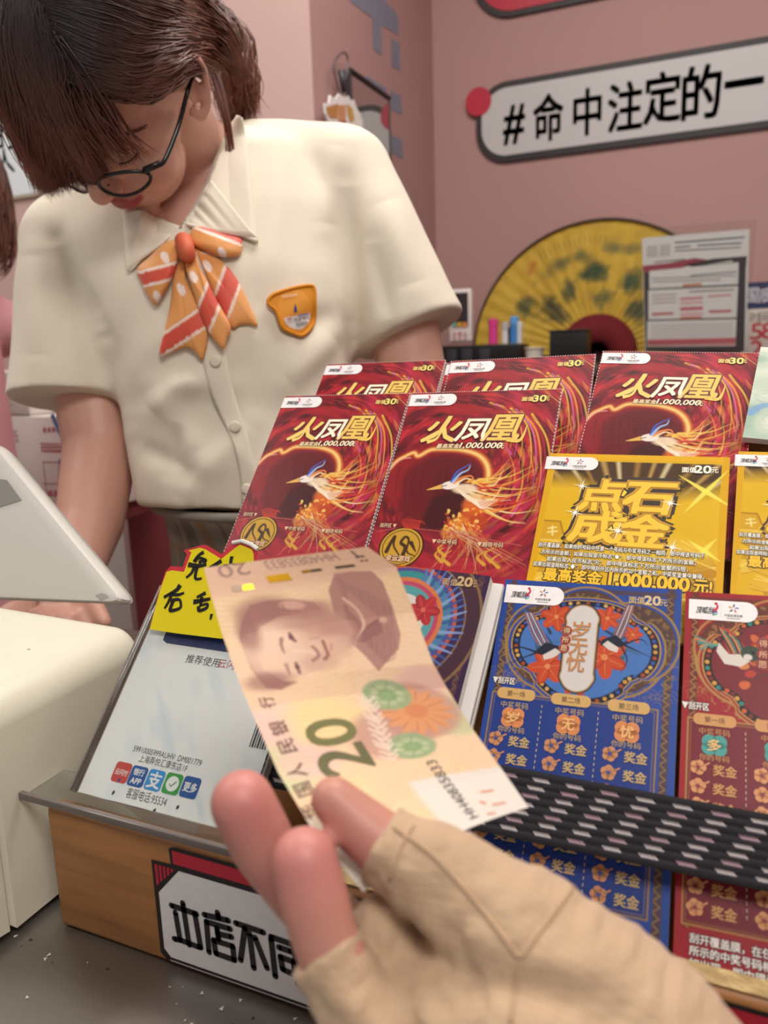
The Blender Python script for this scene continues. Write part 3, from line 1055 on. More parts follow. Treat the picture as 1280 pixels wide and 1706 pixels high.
class Frame:
    """a ticket's place on the rack, from its upper corners"""
    def __init__(s, off, tl, tr):
        c = CB + off
        a, b = hit(*tl, NP, c), hit(*tr, NP, c)
        s.o = a
        s.W = float(np.linalg.norm(b - a))
        s.ux = (b - a) / s.W
        s.uy = np.cross(NP, s.ux)
        s.c = c

    def uv(s, x, y):
        p = hit(x, y, NP, s.c) - s.o
        return (float(p @ s.ux) / s.W, -float(p @ s.uy) / s.W)

    def mtx(s, W0):
        k = s.W / W0
        return Matrix([[*(s.ux[i] * k for _ in (0,)), s.uy[i] * k, NP[i] * k, s.o[i]] for i in range(3)] + [[0, 0, 0, 1]])


W0 = 0.095
lmap = lambda u, v, h: np.c_[u * W0, -v * W0, h * 4e-5]


def ticket_root(name, label, fr, group=None):
    o = bpy.data.objects.new(name, None)
    o.empty_display_size = .02
    COL.objects.link(o)
    o.matrix_world = fr.mtx(W0)
    return tag(o, label, 'lottery ticket', group)


def pad(root, H, th, side='#d9d6d2', n=1):
    bevel_box('pad', (W0 / 2, -H * W0 / 2, -th / 2 - .0001), X3, Y3, Z3, (W0, H * W0, th), mat('paper_edge', side, rough=.7), root, 0.0004, 1, False)


LOGO_K = '#2c2a30'


def logo(g, x0, y0, x1, y1, h=6, bg='#e3dfdf'):
    """white tab with the lottery's two marks"""
    hh = y1 - y0
    r = hh / 2
    pts = [(x0, y0)] + [(x1 - r + r * sin(a), y0 + r - r * cos(a)) for a in np.linspace(0, pi, 14)] + [(x0, y1)]
    g.poly(pts, bg, h)
    w = x1 - x0
    g.text('顶呱刮', x0 + w * .24, y0 + hh * .53, w * .27, hh * .34, LOGO_K, h + 2, bold=.03, shear=.3)
    s = lambda a, b: (x0 + w * a, y0 + hh * b)
    g.line(smooth_line([s(.385, .16), s(.425, .28), s(.40, .46), s(.365, .60)], 5), hh * .05, '#c32b3c', h + 2, w1=hh * .16)
    g.disc(*s(.40, .16), hh * .07, '#c32b3c', h + 2, n=12)
    g.line(smooth_line([s(.35, .64), s(.385, .56), s(.425, .62)], 5), hh * .13, '#2f5da8', h + 2, w1=hh * .05)
    g.line(smooth_line([s(.355, .76), s(.39, .70), s(.425, .70)], 5), hh * .09, '#3a9a86', h + 2, w1=hh * .03)
    g.line([s(.475, .15), s(.475, .85)], hh * .012, '#b9b4b4', h + 2)
    for k, c in enumerate(('#3c6db0', '#c64a3a', '#35332f', '#d08a3a', '#4a4a4a')):
        a = k * 2 * pi / 5 - .5
        cx, cy = s(.655, .36)
        g.line([(cx + hh * .07 * cos(a), cy + hh * .07 * sin(a)), (cx + hh * .22 * cos(a + .35), cy + hh * .22 * sin(a + .35))], hh * .06, c, h + 2)
    g.text('中国体育彩票', *s(.655, .72), w * .26, hh * .14, '#4a474a', h + 2, bold=.01)
    g.line([s(.56, .86), s(.75, .86)], hh * .035, '#8a8688', h + 2)


# ---------------------------------------------------------------- red phoenix ticket
FP = Frame(-.038, (686, 655), (937, 648))
z7 = lambda x, y: FP.uv(380 + x / 2.0645, 570 + y / 2.0645)
HP = 1.56
P = Paint(1, HP, 230, '#7c1120')
cx, cy = z7(790, 470)
dx, dy = P.X - cx, P.Y - cy
rr, th = np.hypot(dx, dy * .9), np.arctan2(dy, dx)
sp = th * 2.4 + rr * 5
n1 = noise2(sp * 2.2 + 20, rr * 26, 1)
n2 = noise2(sp * 3.5 + 9, rr * 60, 2)
P.mix(np.clip((n1 - .45) * 2.6, 0, 1) * .95, '#b3202c')
P.mix(np.clip((n2 - .58) * 3, 0, 1) * .8, '#d23338')
P.mix(np.clip((.36 - n1) * 4, 0, 1) * .9, '#3c0a12')
right = np.clip((dx - .05) * 3.2, 0, 1) * np.clip((rr - .2) * 6, 0, 1) * np.clip((1.0 - rr * .9), 0, 1)
n3 = noise2(th * 5 + 30, rr * 34 + th * 3, 6)
P.mix(right * np.clip((n3 - .5) * 3, 0, 1), '#c22a5a')
P.mix(right * np.clip((.3 - n3) * 5, 0, 1), '#2c070e')
n4 = noise2(th * 6 + 3, rr * 46 + th * 4, 7)
P.mix(right * np.clip((n4 - .66) * 5, 0, 1), '#e08a3c')
# flame streaks sweeping up the right side
for k in range(46):
    r0 = rg.uniform(.30, .86)
    a0 = rg.uniform(-1.0, .5)
    L = rg.uniform(.35, .8)
    pts = [(cx + r0 * cos(a) * (1 + .1 * (a - a0)), cy + r0 * 1.12 * sin(a)) for a in np.linspace(a0 + L, a0, 5)]
    P.stroke(pts, .012, ['#c92c34', '#e07a35', '#c23a78', '#e9b24c', '#39090f', '#a01528', '#d85a9a', '#2a060c'][k % 8], .85, w1=.001)
for k in range(9):
    x = .66 + .035 * k
    P.stroke([(x - .10, .10 + .012 * k), (x + .02, .16 + .03 * k), (x + .08, .30 + .05 * k), (x + .085, .46 + .06 * k)], .016, ['#e8b34a', '#d9709c', '#eb9a3c', '#b81f30'][k % 4], .85, w1=.002)
for k in range(22):
    x = rg.uniform(.05, .6)
    P.stroke([(x, .04 + rg.random() * .08), (x + .2, .10 + rg.random() * .1), (x + .38, .12 + rg.random() * .2)], .008, ['#3a0a10', '#c2303a', '#5a0c18'][k % 3], .6, w1=.001)
P.disc(*z7(800, 230), .17, .045, '#a01c26', .8, rot=.1, soft=.6)
# dark hollow in the swirl
for (x, y, a, b, c, o) in ((700, 470, .34, .27, '#8c1620', .95), (740, 480, .26, .21, '#5e0d16', .9), (720, 560, .24, .22, '#5e0d16', .9), (760, 590, .16, .16, '#3c0910', .85), (650, 520, .10, .22, '#6e1019', .7)):
    P.disc(*z7(x, y), a, b, c, o, soft=.35)
for k in range(10):
    x = 590 + 28 * k
    P.stroke([z7(x, 430 + 8 * (k % 3)), z7(x - 12, 500), z7(x - 6, 590)], .008, '#3a0a10', .5, w1=.002)
# flame rim
rim = [z7(*p) for p in ((548, 445), (580, 410), (605, 395), (640, 380), (655, 392), (700, 370), (760, 368), (810, 372), (860, 388), (890, 420), (896, 465), (880, 505))]
for w, c, a in ((.05, '#c2512c', .7), (.030, '#e8923c', .9), (.014, '#f5d98a', .95)):
    P.stroke(rim, w * .7, c, a, w1=w * 1.3, soft=.015)
P.stroke([z7(545, 450), z7(575, 418), z7(600, 402), z7(630, 398)], .012, '#f0a8a0', .8, w1=.006)
for k in range(40):
    a0 = rg.uniform(-.9, 1.3)
    s = z7(820 + rg.uniform(0, 70), 470 + rg.uniform(0, 110))
    e = (s[0] + rg.uniform(.08, .36), s[1] + rg.uniform(-.20, .10))
    P.stroke([s, ((s[0] + e[0]) / 2 + .02, (s[1] + e[1]) / 2 + .03), e], .016, ['#f0c65c', '#e88a34', '#f6e0a0', '#d8502e', '#e8b04a', '#b81f26'][k % 6], .85, w1=.001)
# breast and body
for (x, y, a, b, c, o) in ((835, 600, .075, .060, '#c9541f', .95), (800, 630, .075, .055, '#d97a28', .95), (765, 655, .055, .045, '#e8a63e', .95), (850, 560, .075, .060, '#d8662a', .9), (860, 620, .06, .06, '#b8401c', .8), (815, 505, .075, .035, '#f1d9b6', .9), (845, 535, .05, .03, '#f0c890', .8)):
    P.disc(*z7(x, y), a, b, c, o, soft=.6)
for k in range(60):
    q = z7(rg.uniform(745, 870), rg.uniform(570, 665))
    P.disc(*q, .012, .008, ['#f5cf6a', '#c9551f', '#f2a93f'][k % 3], .8, rot=rg.random() * 3)
for k in range(34):
    s = z7(rg.uniform(740, 860), rg.uniform(610, 670))
    e = z7(690 + 13 * k * .8, 775 + rg.uniform(-30, 30))
    P.stroke([s, ((s[0] + e[0]) / 2 + .01, (s[1] + e[1]) / 2), e], .010, ['#e8cf9a', '#dd6c34', '#c2342c', '#f0b756'][k % 4], .75, w1=.002)
for k in range(22):
    s = z7(790 + 3 * k, 505 + 2 * k)
    P.stroke([s, (s[0] + .05, s[1] + .05), (s[0] + .13, s[1] + .07 - .004 * k)], .010, ['#f6ecdc', '#f0c070', '#fff6e6'][k % 3], .85, w1=.001)
# head, beak, crest
P.disc(*z7(765, 492), .055, .030, '#f3e6da', 1, rot=-.15, soft=.3)
P.poly([z7(735, 488), z7(680, 509), z7(700, 508), z7(738, 504)], '#e8b45a')
P.stroke([z7(735, 497), z7(752, 492)], .007, '#4a1410', .9, n=0)
for pp, c in (([(770, 480), (785, 450), (805, 435), (836, 418)], '#3b63c4'), ([(775, 480), (800, 452), (825, 440), (834, 425)], '#9fc0ee'), ([(780, 485), (800, 468), (835, 460), (842, 475), (815, 482)], '#e8813c'), ([(785, 487), (815, 470), (838, 472)], '#f6d7a8')):
    P.stroke([z7(*p) for p in pp], .018, c, .95, w1=.005)
# lower panel with coin
P.mix(np.clip((P.Y - z7(700, 640)[1]) / .012, 0, 1) * .45, '#9c2233')
P.stroke([z7(510, 652), z7(600, 640), z7(760, 655), z7(1010, 700)], .005, '#c2605c', .8)
P.disc(*z7(595, 705), .140, .140, '#2e0a0c', 1)
P.disc(*z7(595, 705), .130, .130, '#d0a032', 1)
P.disc(*z7(595, 705), .118, .118, '#3a1208', 1)
P.disc(*z7(595, 705), .112, .112, '#c69a30', 1)
for pp in ([(545, 720), (560, 690), (575, 668), (570, 700), (590, 735)], [(600, 735), (610, 705), (595, 690), (610, 670), (622, 680), (615, 720), (640, 735)], [(560, 740), (590, 745), (630, 742)], [(630, 690), (645, 720)]):
    P.stroke([z7(*p) for p in pp], .026, '#2e0d08', .95, w1=.008)
for k, (x, y) in enumerate(((735, 735), (745, 715), (760, 745), (880, 745), (905, 735), (930, 755))):
    P.stroke([z7(x, y + 20), z7(x - 22, y - 5), z7(x + 8, y - 28)], .022, '#d4a13a', .9, w1=.004)
for k in range(10):
    P.stroke([z7(610 + 5 * k, 640), z7(600 + 7 * k, 615), z7(625 + 6 * k, 600 + 3 * k)], .010, '#c2382a', .8, w1=.002)

gx = Gfx()
logo(gx, *z7(632, 182), *[a + b for a, b in zip(z7(632, 182), (.325, .098))])
gx.text('面值', *z7(1032, 196), .075, .034, '#e3c06a', 6, bold=.04, outline='#2a0b0c', ow=.06)
gx.text('30', *z7(1073, 194), .082, .050, '#efd36a', 6, bold=.03, outline='#2a0b0c', ow=.07)
gx.text('元', *z7(1098, 194), .032, .036, '#e3c06a', 6, bold=.02, outline='#2a0b0c', ow=.06)
for ch, x, y, w, hh, c, sh in (('火', 737, 300, .25, .205, '#e2c163', .25), ('凤', 842, 303, .21, .175, '#f0e3c8', .22), ('凰', 943, 296, .24, .205, '#dfba55', .22)):
    gx.text(ch, *z7(x, y), w, hh, c, 8, bold=.022, shear=sh, outline='#5a0f14', ow=.03)
gx.line(smooth_line([z7(960, 335), z7(1000, 340), z7(1018, 318), z7(1030, 285)], 5), .034, '#dfba55', 8, w1=.004)
gx.line(smooth_line([z7(685, 345), z7(715, 335), z7(735, 310)], 5), .030, '#e2c163', 8, w1=.010)
gx.text('最高奖金', *z7(757, 358), .15, .036, '#ecd6a6', 6, bold=.02, shear=.15, outline='#3a0a10', ow=.05)
gx.text('1,000,000', *z7(869, 357), .27, .048, '#f2e4c0', 6, bold=.02, shear=.2, outline='#3a0a10', ow=.05)
gx.text('元', *z7(940, 358), .036, .040, '#ecd6a6', 6, bold=.02, outline='#3a0a10', ow=.05)
gx.text('刮开区 ▼', *z7(552, 631), .105, .030, '#d9b08a', 6, bold=.02, outline='#2a0b0c', ow=.06)
gx.text('▼中奖号码', *z7(744, 687), .15, .032, '#d9b08a', 6, bold=.02, outline='#2a0b0c', ow=.05)
gx.text('▼翻倍号码', *z7(902, 697), .15, .032, '#d9b08a', 6, bold=.02, outline='#2a0b0c', ow=.05)
gx.text('幸运游戏', *z7(585, 744), .150, .040, '#d9b08a', 6, bold=.03, outline='#2a0b0c', ow=.05)
for a, b in (((.002, .0), (.002, HP)), ((.998, .0), (.998, HP)), ((.0, .002), (1, .002))):
    for k in range(60):
        t0, t1 = k / 60, (k + .45) / 60
        gx.line([(a[0] + (b[0] - a[0]) * t0, a[1] + (b[1] - a[1]) * t0), (a[0] + (b[0] - a[0]) * t1, a[1] + (b[1] - a[1]) * t1)], .006, '#c9b0aa', 6)
PH = P
ph0 = ticket_root('lottery_ticket', 'red phoenix 30-yuan ticket in the front row, directly left of the yellow ticket', FP, 'red phoenix tickets')
pad(ph0, HP, .0025)
gx.build('printed_face', lmap, ph0, extra=PH.extra(lmap, PRINT, .82))
for off, tl, tr, lab in ((-.041, (475, 660), (684, 655), 'red phoenix 30-yuan ticket in the front row, nearest the yellow paper sign'),
                         (-.052, (545, 607), (743, 600), 'red phoenix 30-yuan ticket in the back row, leftmost, mostly covered by the front pair'),
                         (-.050, (752, 602), (993, 590), 'red phoenix 30-yuan ticket in the back row, middle, standing in a doubled stack'),
                         (-.0535, (745, 605), (985, 593), 'red phoenix 30-yuan ticket peeking out directly behind the middle back-row ticket'),
                         (-.047, (1005, 585), (1266, 588), 'red phoenix 30-yuan ticket in the back row, rightmost, rising above the yellow ticket')):
    o = ph0.copy()
    COL.objects.link(o)
    o.matrix_world = Frame(off, tl, tr).mtx(W0)
    o['label'] = lab
    for ch in ph0.children:
        c = ch.copy(); COL.objects.link(c); c.parent = o

# ---------------------------------------------------------------- yellow ticket
FY = Frame(-.034, (918, 755), (1217, 762))
zy = lambda x, y: FY.uv(860 + x / 3.0476, 560 + y / 3.0476)
HY = 1.15
P = Paint(1, HY, 240, '#d9aa10')
bx, by = .035, .035
inn = (P.X > .04) & (P.X < .96) & (P.Y > .05)
nn = noise2(P.X * 5, P.Y * 5, 12)
P.mix(inn * (.35 + .5 * nn) * np.clip(1 - (P.Y - .15), 0, 1), '#e0b622')
top = inn * np.clip((.36 - P.Y - .14 * noise2(P.X * 6 + 5, P.Y * 2, 14)) * 9, 0, 1)
P.mix(top, '#4b331c')
a_ = np.arctan2(P.Y - .62, P.X - .5)
for k in range(11):
    aa = -2.35 + .16 * k + rg.uniform(-.03, .03)
    m = np.clip(1 - np.abs(a_ - aa) / (.028 + .02 * rg.random()), 0, 1)
    P.mix(top * m * .8, ['#c9a35a', '#e9d7a4', '#a8803c'][k % 3])
for k in range(70):                         # gold bars heaped along the bottom
    x, y = rg.uniform(.06, .94), rg.uniform(.62, HY)
    if .2 < x < .75 and y < .78:
        continue
    w, h, r = rg.uniform(.05, .09), rg.uniform(.025, .04), rg.uniform(-.5, .5)
    q = [(x + a * cos(r) - b * sin(r), y + a * sin(r) + b * cos(r)) for a, b in ((-w, -h), (w, -h), (w * 1.15, h), (-w * 1.15, h))]
    P.poly(q, ['#c3911a', '#b98412', '#d9ac28', '#e2bc42'][k % 4], .8)
    P.stroke([q[0], q[1]], .008, '#efd36a', .7, n=0)
    P.stroke([q[3], q[2]], .006, '#8d650c', .6, n=0)
q = [zy(*p) for p in ((100, 950), (140, 935), (225, 940), (240, 1000), (205, 1035), (85, 1030))]
P.poly(q, '#cf9f1e'); P.stroke(q[:4], .010, '#8a5f10', .7, n=0); P.stroke([q[5], q[4]], .008, '#efd36a', .7, n=0)
for pp in ([(165, 975), (205, 970)], [(160, 995), (210, 990)], [(185, 965), (185, 1010)]):
    P.stroke([zy(*p) for p in pp], .010, '#f0dc8a', .9, n=0)
P.disc(*zy(640, 1090), .34, .10, '#e6c040', .6, soft=.9)
P.stroke([(0, .016), (1, .016)], .034, '#e0ac14', 1, n=0)
for xx in (.017, .983):
    P.stroke([(xx, 0), (xx, HY)], .036, '#d8a410', 1, n=0)
for x, y, r in ((965, 790, .18), (955, 1090, .10)):
    for a in (-.95, .62):
        c0 = zy(x, y)
        P.stroke([(c0[0] - r * cos(a), c0[1] - r * sin(a)), c0], .002, '#f0e25a', .9, w1=.030, n=0)
        P.stroke([c0, (c0[0] + r * cos(a), c0[1] + r * sin(a))], .030, '#f0e25a', .9, w1=.002, n=0)
gy = Gfx()
l0 = zy(170, 612)
logo(gy, l0[0] - .015, l0[1], l0[0] + .295, l0[1] + .093)
gy.text('面值', *zy(880, 680), .075, .036, '#e8e2d0', 6, bold=.04, outline='#3a2a14', ow=.06)
gy.text('20', *zy(950, 678), .085, .050, '#efe8d4', 6, bold=.03, outline='#3a2a14', ow=.07)
gy.text('元', *zy(1010, 682), .036, .038, '#e8e2d0', 6, bold=.02)
out = [zy(*p) for p in ((230, 1028), (238, 1000), (262, 985), (275, 930), (290, 900), (285, 880), (330, 860), (300, 850), (285, 830), (340, 790), (355, 765), (400, 760), (405, 712), (545, 730), (560, 760), (600, 735), (820, 748), (815, 790), (795, 890), (740, 905), (820, 965), (805, 985), (740, 1005), (765, 1040), (755, 1080), (540, 1062), (525, 1040), (470, 1062), (240, 1030))]
ci = np.mean(out, 0)
for ch, x, y, w, hh in (('点', 425, 805, .30, .25), ('石', 690, 820, .33, .24), ('成', 400, 965, .36, .24), ('金', 660, 985, .30, .24)):
    w, hh = w * .84, hh * .84
    x, y = 530 + (x - 530) * .92, y + 4
    gy.text(ch, *zy(x, y), w, hh, '#bd8c14', 5, bold=.10, shear=.1, outline='#2a1a0a', ow=.05)
    gy.text(ch, *zy(x, y), w, hh, '#e2b92c', 8, bold=.035, shear=.1, outline='#a5760c', ow=.022)
for q in ([(525, 820), (550, 770), (575, 790), (545, 825)], [(495, 925), (555, 905), (550, 920), (505, 932)], [(450, 990), (490, 955), (500, 995)]):
    gy.poly([zy(*p) for p in q], '#2a1a0a', 8)
    c_ = np.mean(q, 0)
    gy.poly([zy(*(c_ + (np.array(p) - c_) * .6)) for p in q], '#e8c430', 9)
for i, (s, x0_, x1_, y_) in enumerate((('刮开覆盖膜，如果你的号码中任意一个号码与中奖号码之一相同，即中得该号码下', 105, 965, 1088), ('方所示的金额；如果出现金币标志“●”，即中得该标志下方所示的金额；', 118, 920, 1124), ('如果出现人民币标志“▣”，即中得该标志下方所示金额的5倍，', 148, 880, 1158), ('如果出现金砖标志“◆”，即中得刮开区内所示的20个金额之和，中奖奖金兼中兼得。', 78, 962, 1190))):
    a, b = zy(x0_, y_), zy(x1_, y_)
    gy.text(s, (a[0] + b[0]) / 2, zy((x0_ + x1_) / 2, y_)[1], b[0] - a[0] - .01, .032, '#f4f0e2', 9, bold=.010, outline='#241708', ow=.07)
gy.text('最高奖金', .245, zy(490, 1236)[1], .31, .078, '#e6b41c', 7, bold=.04, outline='#241708', ow=.06)
gy.text('1,000,000', .640, zy(490, 1236)[1], .40, .09, '#e6b41c', 7, bold=.04, outline='#241708', ow=.06)
gy.text('元!', .905, zy(490, 1236)[1], .085, .078, '#e6b41c', 7, bold=.04, outline='#241708', ow=.06)
for x, y, r in ((335, 763, .055), (300, 898, .06), (785, 850, .06), (518, 990, .06), (795, 1074, .055)):
    c0 = np.array(zy(x, y))
    for a in np.arange(8) * pi / 4 + .2:
        l = r if int(round((a - .2) / (pi / 4))) % 2 == 0 else r * .5
        d = np.array([cos(a), sin(a)]); e = np.array([-sin(a), cos(a)]) * r * .06
        gy.poly([tuple(c0 + e), tuple(c0 + d * l), tuple(c0 - e)], '#f8f4ea', 10)
    gy.disc(*c0, r * .13, '#fbf8f0', 10, n=12)
yl = ticket_root('lottery_ticket', 'yellow 20-yuan ticket fully in view above the blue one, with gold-bar heap', FY, 'yellow tickets')
pad(yl, HY, .003, '#d2b24a')
gy.build('printed_face', lmap, yl, extra=P.extra(lmap, PRINT, .88))
o = yl.copy(); COL.objects.link(o)
o.matrix_world = Frame(-.034, (1231, 752), (1530, 760)).mtx(W0)
o['label'] = 'yellow 20-yuan ticket cut off by the right picture edge'
for ch in yl.children:
    c = ch.copy(); COL.objects.link(c); c.parent = o

# ---------------------------------------------------------------- blue and dark red table tickets
FB = Frame(-.028, (843, 965), (1137, 982))
zb5 = lambda x, y: FB.uv(640 + x / 2, 920 + y / 2)
HB = 2.0


def table_ticket(base, panel, trim, medal, deep, seed):
    P = Paint(1, HB, 250, base)
    R = np.random.default_rng(seed)
    # meander border strips down both sides
    for xx in (.055, .945):
        P.stroke([(xx, .02), (xx, HB)], .040, medal, .9, n=0)
        for k in range(40):
            y = .03 + k * .048
            P.stroke([(xx - .014, y), (xx + .012, y + .02), (xx - .014, y + .04)], .006, trim, .8, n=0)
    P.stroke([(.035, .045), (.965, .045)], .030, medal, .8, n=0)
    # round medallions behind the emblem
    for (x, y, r) in ((.33, .40, .262), (.67, .40, .262), (.26, .34, .20), (.76, .34, .232), (.5, .27, .242), (.5, .50, .192)):
        P.disc(x, y, r + .012, r + .012, trim, 1)
        P.disc(x, y, r, r, base, 1)
    for (x, y, r) in ((.33, .40, .25), (.67, .40, .25), (.26, .34, .188), (.76, .34, .22), (.5, .27, .23), (.5, .50, .18)):
        P.disc(x, y, r, r, medal, 1)
    n = noise2(P.X * 60, P.Y * 60, seed)
    d = np.hypot((P.X - .52) / .5, (P.Y - .42) / .36)
    msk = (d < 1)
    P.mix(msk * np.clip((n - .62) * 4, 0, 1) * .5, trim)
    for sx, sy in ((.90, .66), (.09, .62)):                   # wave circles
        for q in range(3):
            for k in range(3):
                r = .022 * (k + 1)
                P.stroke([(sx - .05 + .05 * q + r * cos(a), sy + (.03 if q % 2 else 0) + r * sin(a)) for a in np.linspace(-pi, 0, 7)], .004, trim, .35, n=0)
    return P, R


def emblem_shape(cx, cy, k):
    pts = []
    for a in np.linspace(0, 2 * pi, 120, endpoint=False):
        r = 1 + .10 * abs(cos(2 * a)) ** .8 * (1 if True else 0) - .06 * (abs(sin(2 * a)) > .93)
        w, h = .36 * k, .25 * k
        pts.append((cx + w * r * np.sign(cos(a)) * abs(cos(a)) ** .85, cy + h * r * np.sign(sin(a)) * abs(sin(a)) ** .9 + .06 * k * max(0, sin(a)) ** 6))
    return pts


def bird(P, f, body, wing, belly):
    P.poly([f(*p) for p in ((0, 0), (-60, -110), (-95, -130), (-70, -60), (-50, 0))], wing)
    for k in range(5):
        P.stroke([f(-10 - 8 * k, -5), f(-30 - 9 * k, -50), f(-62 - 6 * k, -112)], .006, belly if k % 2 else '#c06a3a', .9)
    P.poly([f(*p) for p in ((-60, 20), (-20, -15), (30, 0), (40, 18), (0, 35))], body)
    P.poly([f(*p) for p in ((-30, 28), (10, 5), (30, 18), (5, 36), (-25, 44))], belly)
    P.stroke([f(38, 8), f(62, 2)], .012, body, 1, w1=.002, n=0)
    P.stroke([f(-55, 15), f(-110, 0), f(-140, 20)], .012, body, 1, w1=.002)
    P.stroke([f(-55, 22), f(-100, 40), f(-150, 60)], .010, body, 1, w1=.002)


def flower(P, x, y, r, c, c2, rot=0):
    for k in range(6):
        a = k * pi / 3 + rot
        P.disc(x + r * .55 * cos(a), y + r * .55 * sin(a), r * .55, r * .33, ['#b8402a' if c == '#d2502c' else '#8e2a30', c][k % 2], 1, rot=a)
        P.disc(x + r * .55 * cos(a), y + r * .55 * sin(a), r * .46, r * .24, c, 1, rot=a, soft=.4)
        P.stroke([(x, y), (x + r * .95 * cos(a), y + r * .95 * sin(a))], r * .05, c2, .8, w1=r * .02, n=0)
    P.disc(x, y, r * .16, r * .16, c2, 1)


P, R = table_ticket('#2c4fa4', '#263f8c', '#a8854e', '#5a423c', '#1f3576', 21)
E0 = zb5(665, 318)
em = emblem_shape(E0[0], E0[1] - .01, 1.0)
for k, c in ((1.10, '#a8854e'), (1.07, '#2c4fa4'), (1.03, '#c49a5a'), (1.01, '#22243a')):
    P.poly([(E0[0] + (x - E0[0]) * k, E0[1] + (y - E0[1]) * k) for x, y in em], c)
for k in range(0, 120, 2):
    x, y = em[k]
    P.disc(E0[0] + (x - E0[0]) * .955, E0[1] + (y - E0[1]) * .955, .011, .011, ['#d8a040', '#b0502c', '#3a5aa8', '#d8b26a'][(k // 2) % 4], 1)
P.poly([(E0[0] + (x - E0[0]) * .90, E0[1] + (y - E0[1]) * .90) for x, y in em], '#4d7cc4')
for k in range(26):
    a = R.uniform(0, 6.28)
    x, y = E0[0] + .22 * cos(a), E0[1] + .15 * sin(a)
    P.stroke([(x, y), (x + R.uniform(-.1, .1), y - .05), (x + R.uniform(-.1, .1), y + R.uniform(-.12, .05))], .020, ['#2c4a44', '#3a5e50', '#27385e'][k % 3], .9, w1=.003)
for x, y, r in ((575, 215, .085), (545, 380, .10), (735, 350, .115), (745, 220, .07), (640, 430, .08), (830, 275, .05)):
    flower(P, *zb5(x, y), r, '#d2502c', '#e8935a', r * 40)
bird(P, lambda x, y: zb5(560 + x * 1.05, 315 + y), '#23283a', '#3c6094', '#e6ddd6')
bird(P, lambda x, y: zb5(755 - x * 0.9, 290 + y * 1.0), '#23283a', '#34507c', '#e6ddd6')
P.stroke([zb5(790, 310), zb5(810, 360), zb5(790, 400)], .012, '#23283a', .9, w1=.003)
# plaque
c0, c1 = zb5(662, 222), zb5(642, 415)
for e, c in ((.014, '#2a2c3e'), (.007, '#b58b4c'), (0, '#e4ddd8')):
    P.stroke([c0, c1], .165 + e * 2, c, 1, n=0)
    for q in (c0, c1):
        P.disc(q[0], q[1], .088 + e, .062 + e, c, 1)
PANEL_T = .705


def panel(P, col, trim, top, bot):
    P.poly([(.03, top), (.91, top), (.91, bot), (.03, bot)], trim)
    P.poly([(.038, top + .008), (.902, top + .008), (.902, bot - .008), (.038, bot - .008)], col)
    P.poly([(.046, top + .016), (.894, top + .016), (.894, bot - .016), (.046, bot - .016)], trim, .5)
    P.poly([(.051, top + .021), (.889, top + .021), (.889, bot - .021), (.051, bot - .021)], col)


def table_text(g, top, c, gold, tab, tabt, nums, icon, emc, emt):
    for i in range(3):
        x = .165 + .298 * i
        g.rect(x - .105, top - .028, x + .105, top + .036, tab, 6, r=.028)
        g.text('第' + '一二三'[i] + '场', x, top + .004, .10, .034, tabt, 8)
        g.text('中奖号码', x, top + .068, .150, .036, gold, 6)
        for k in range(4):
            a = k * pi / 2 + pi / 4
            g.disc(x + .036 * cos(a), top + .138 + .026 * sin(a), .036, emc, 6)
        g.text(nums[i], x, top + .138, .066, .062, emt, 9, bold=.02)
        g.text('你的号码', x, top + .205, .145, .034, gold, 6)
        for r in range(8):
            y = top + .262 + .095 * r
            for k in range(5):
                a = k * 2 * pi / 5 + r
                g.disc(x - .075 + .020 * cos(a), y + .020 * sin(a), .020, icon, 6, n=14)
            g.disc(x - .075, y, .010, c, 8, n=10)
            g.line([(x - .05, y - .01), (x - .02, y - .03)], .008, icon, 6)
            g.text('奖金', x + .052, y + .004, .110, .056, gold, 6, bold=.03)
        if i < 2:
            for k in range(30):
                g.line([(x + .149, top + .05 + k * .030), (x + .149, top + .065 + k * .030)], .004, '#b9a98e', 6)


panel(P, '#27408e', '#a8854e', PANEL_T, 1.70)
g = Gfx()
l0 = zb5(402, 97)
logo(g, .012, .035, .36, .155)
g.text('面值', *zb5(843, 160), .085, .042, '#b8a078', 6, bold=.03)
g.text('20', *zb5(895, 162), .085, .055, '#c9b184', 6, bold=.04)
g.text('元', *zb5(933, 170), .038, .040, '#b8a078', 6, bold=.02)
for ch, x, y in (('岁', 657, 258), ('无', 648, 315), ('忧', 638, 370)):
    g.text(ch, *zb5(x, y), .098, .098, '#b07844', 7, bold=.02)
for ch, x, y in (('得', 610, 262), ('所', 605, 292), ('愿', 600, 320)):
    g.disc(*zb5(x, y), .030, '#b5402c', 6)
    g.disc(*zb5(x, y), .026, '#7c3020', 7)
    g.text(ch, *zb5(x, y), .036, .036, '#e0c49a', 9)
g.text('▼刮开区', *zb5(400, 427), .125, .040, '#d9d2c8', 6, bold=.03, outline='#20243a', ow=.08)
table_text(g, PANEL_T, '#27408e', '#b59a68', '#c09a5c', '#4a3824', '岁无忧', '#b98058', '#c67c48', '#e0b070')
g.text('刮开覆盖膜，在任意一场游戏中，如果你的号码', .5, 1.80, .80, .040, '#e0dcd6', 6, bold=.02, outline='#20243a', ow=.06)
bt = ticket_root('lottery_ticket', 'blue 20-yuan ticket with swallows and orange lilies, held under the black strap', FB)
pad(bt, HB, .003)
g.build('printed_face', lmap, bt, extra=P.extra(lmap, PRINT, .72))

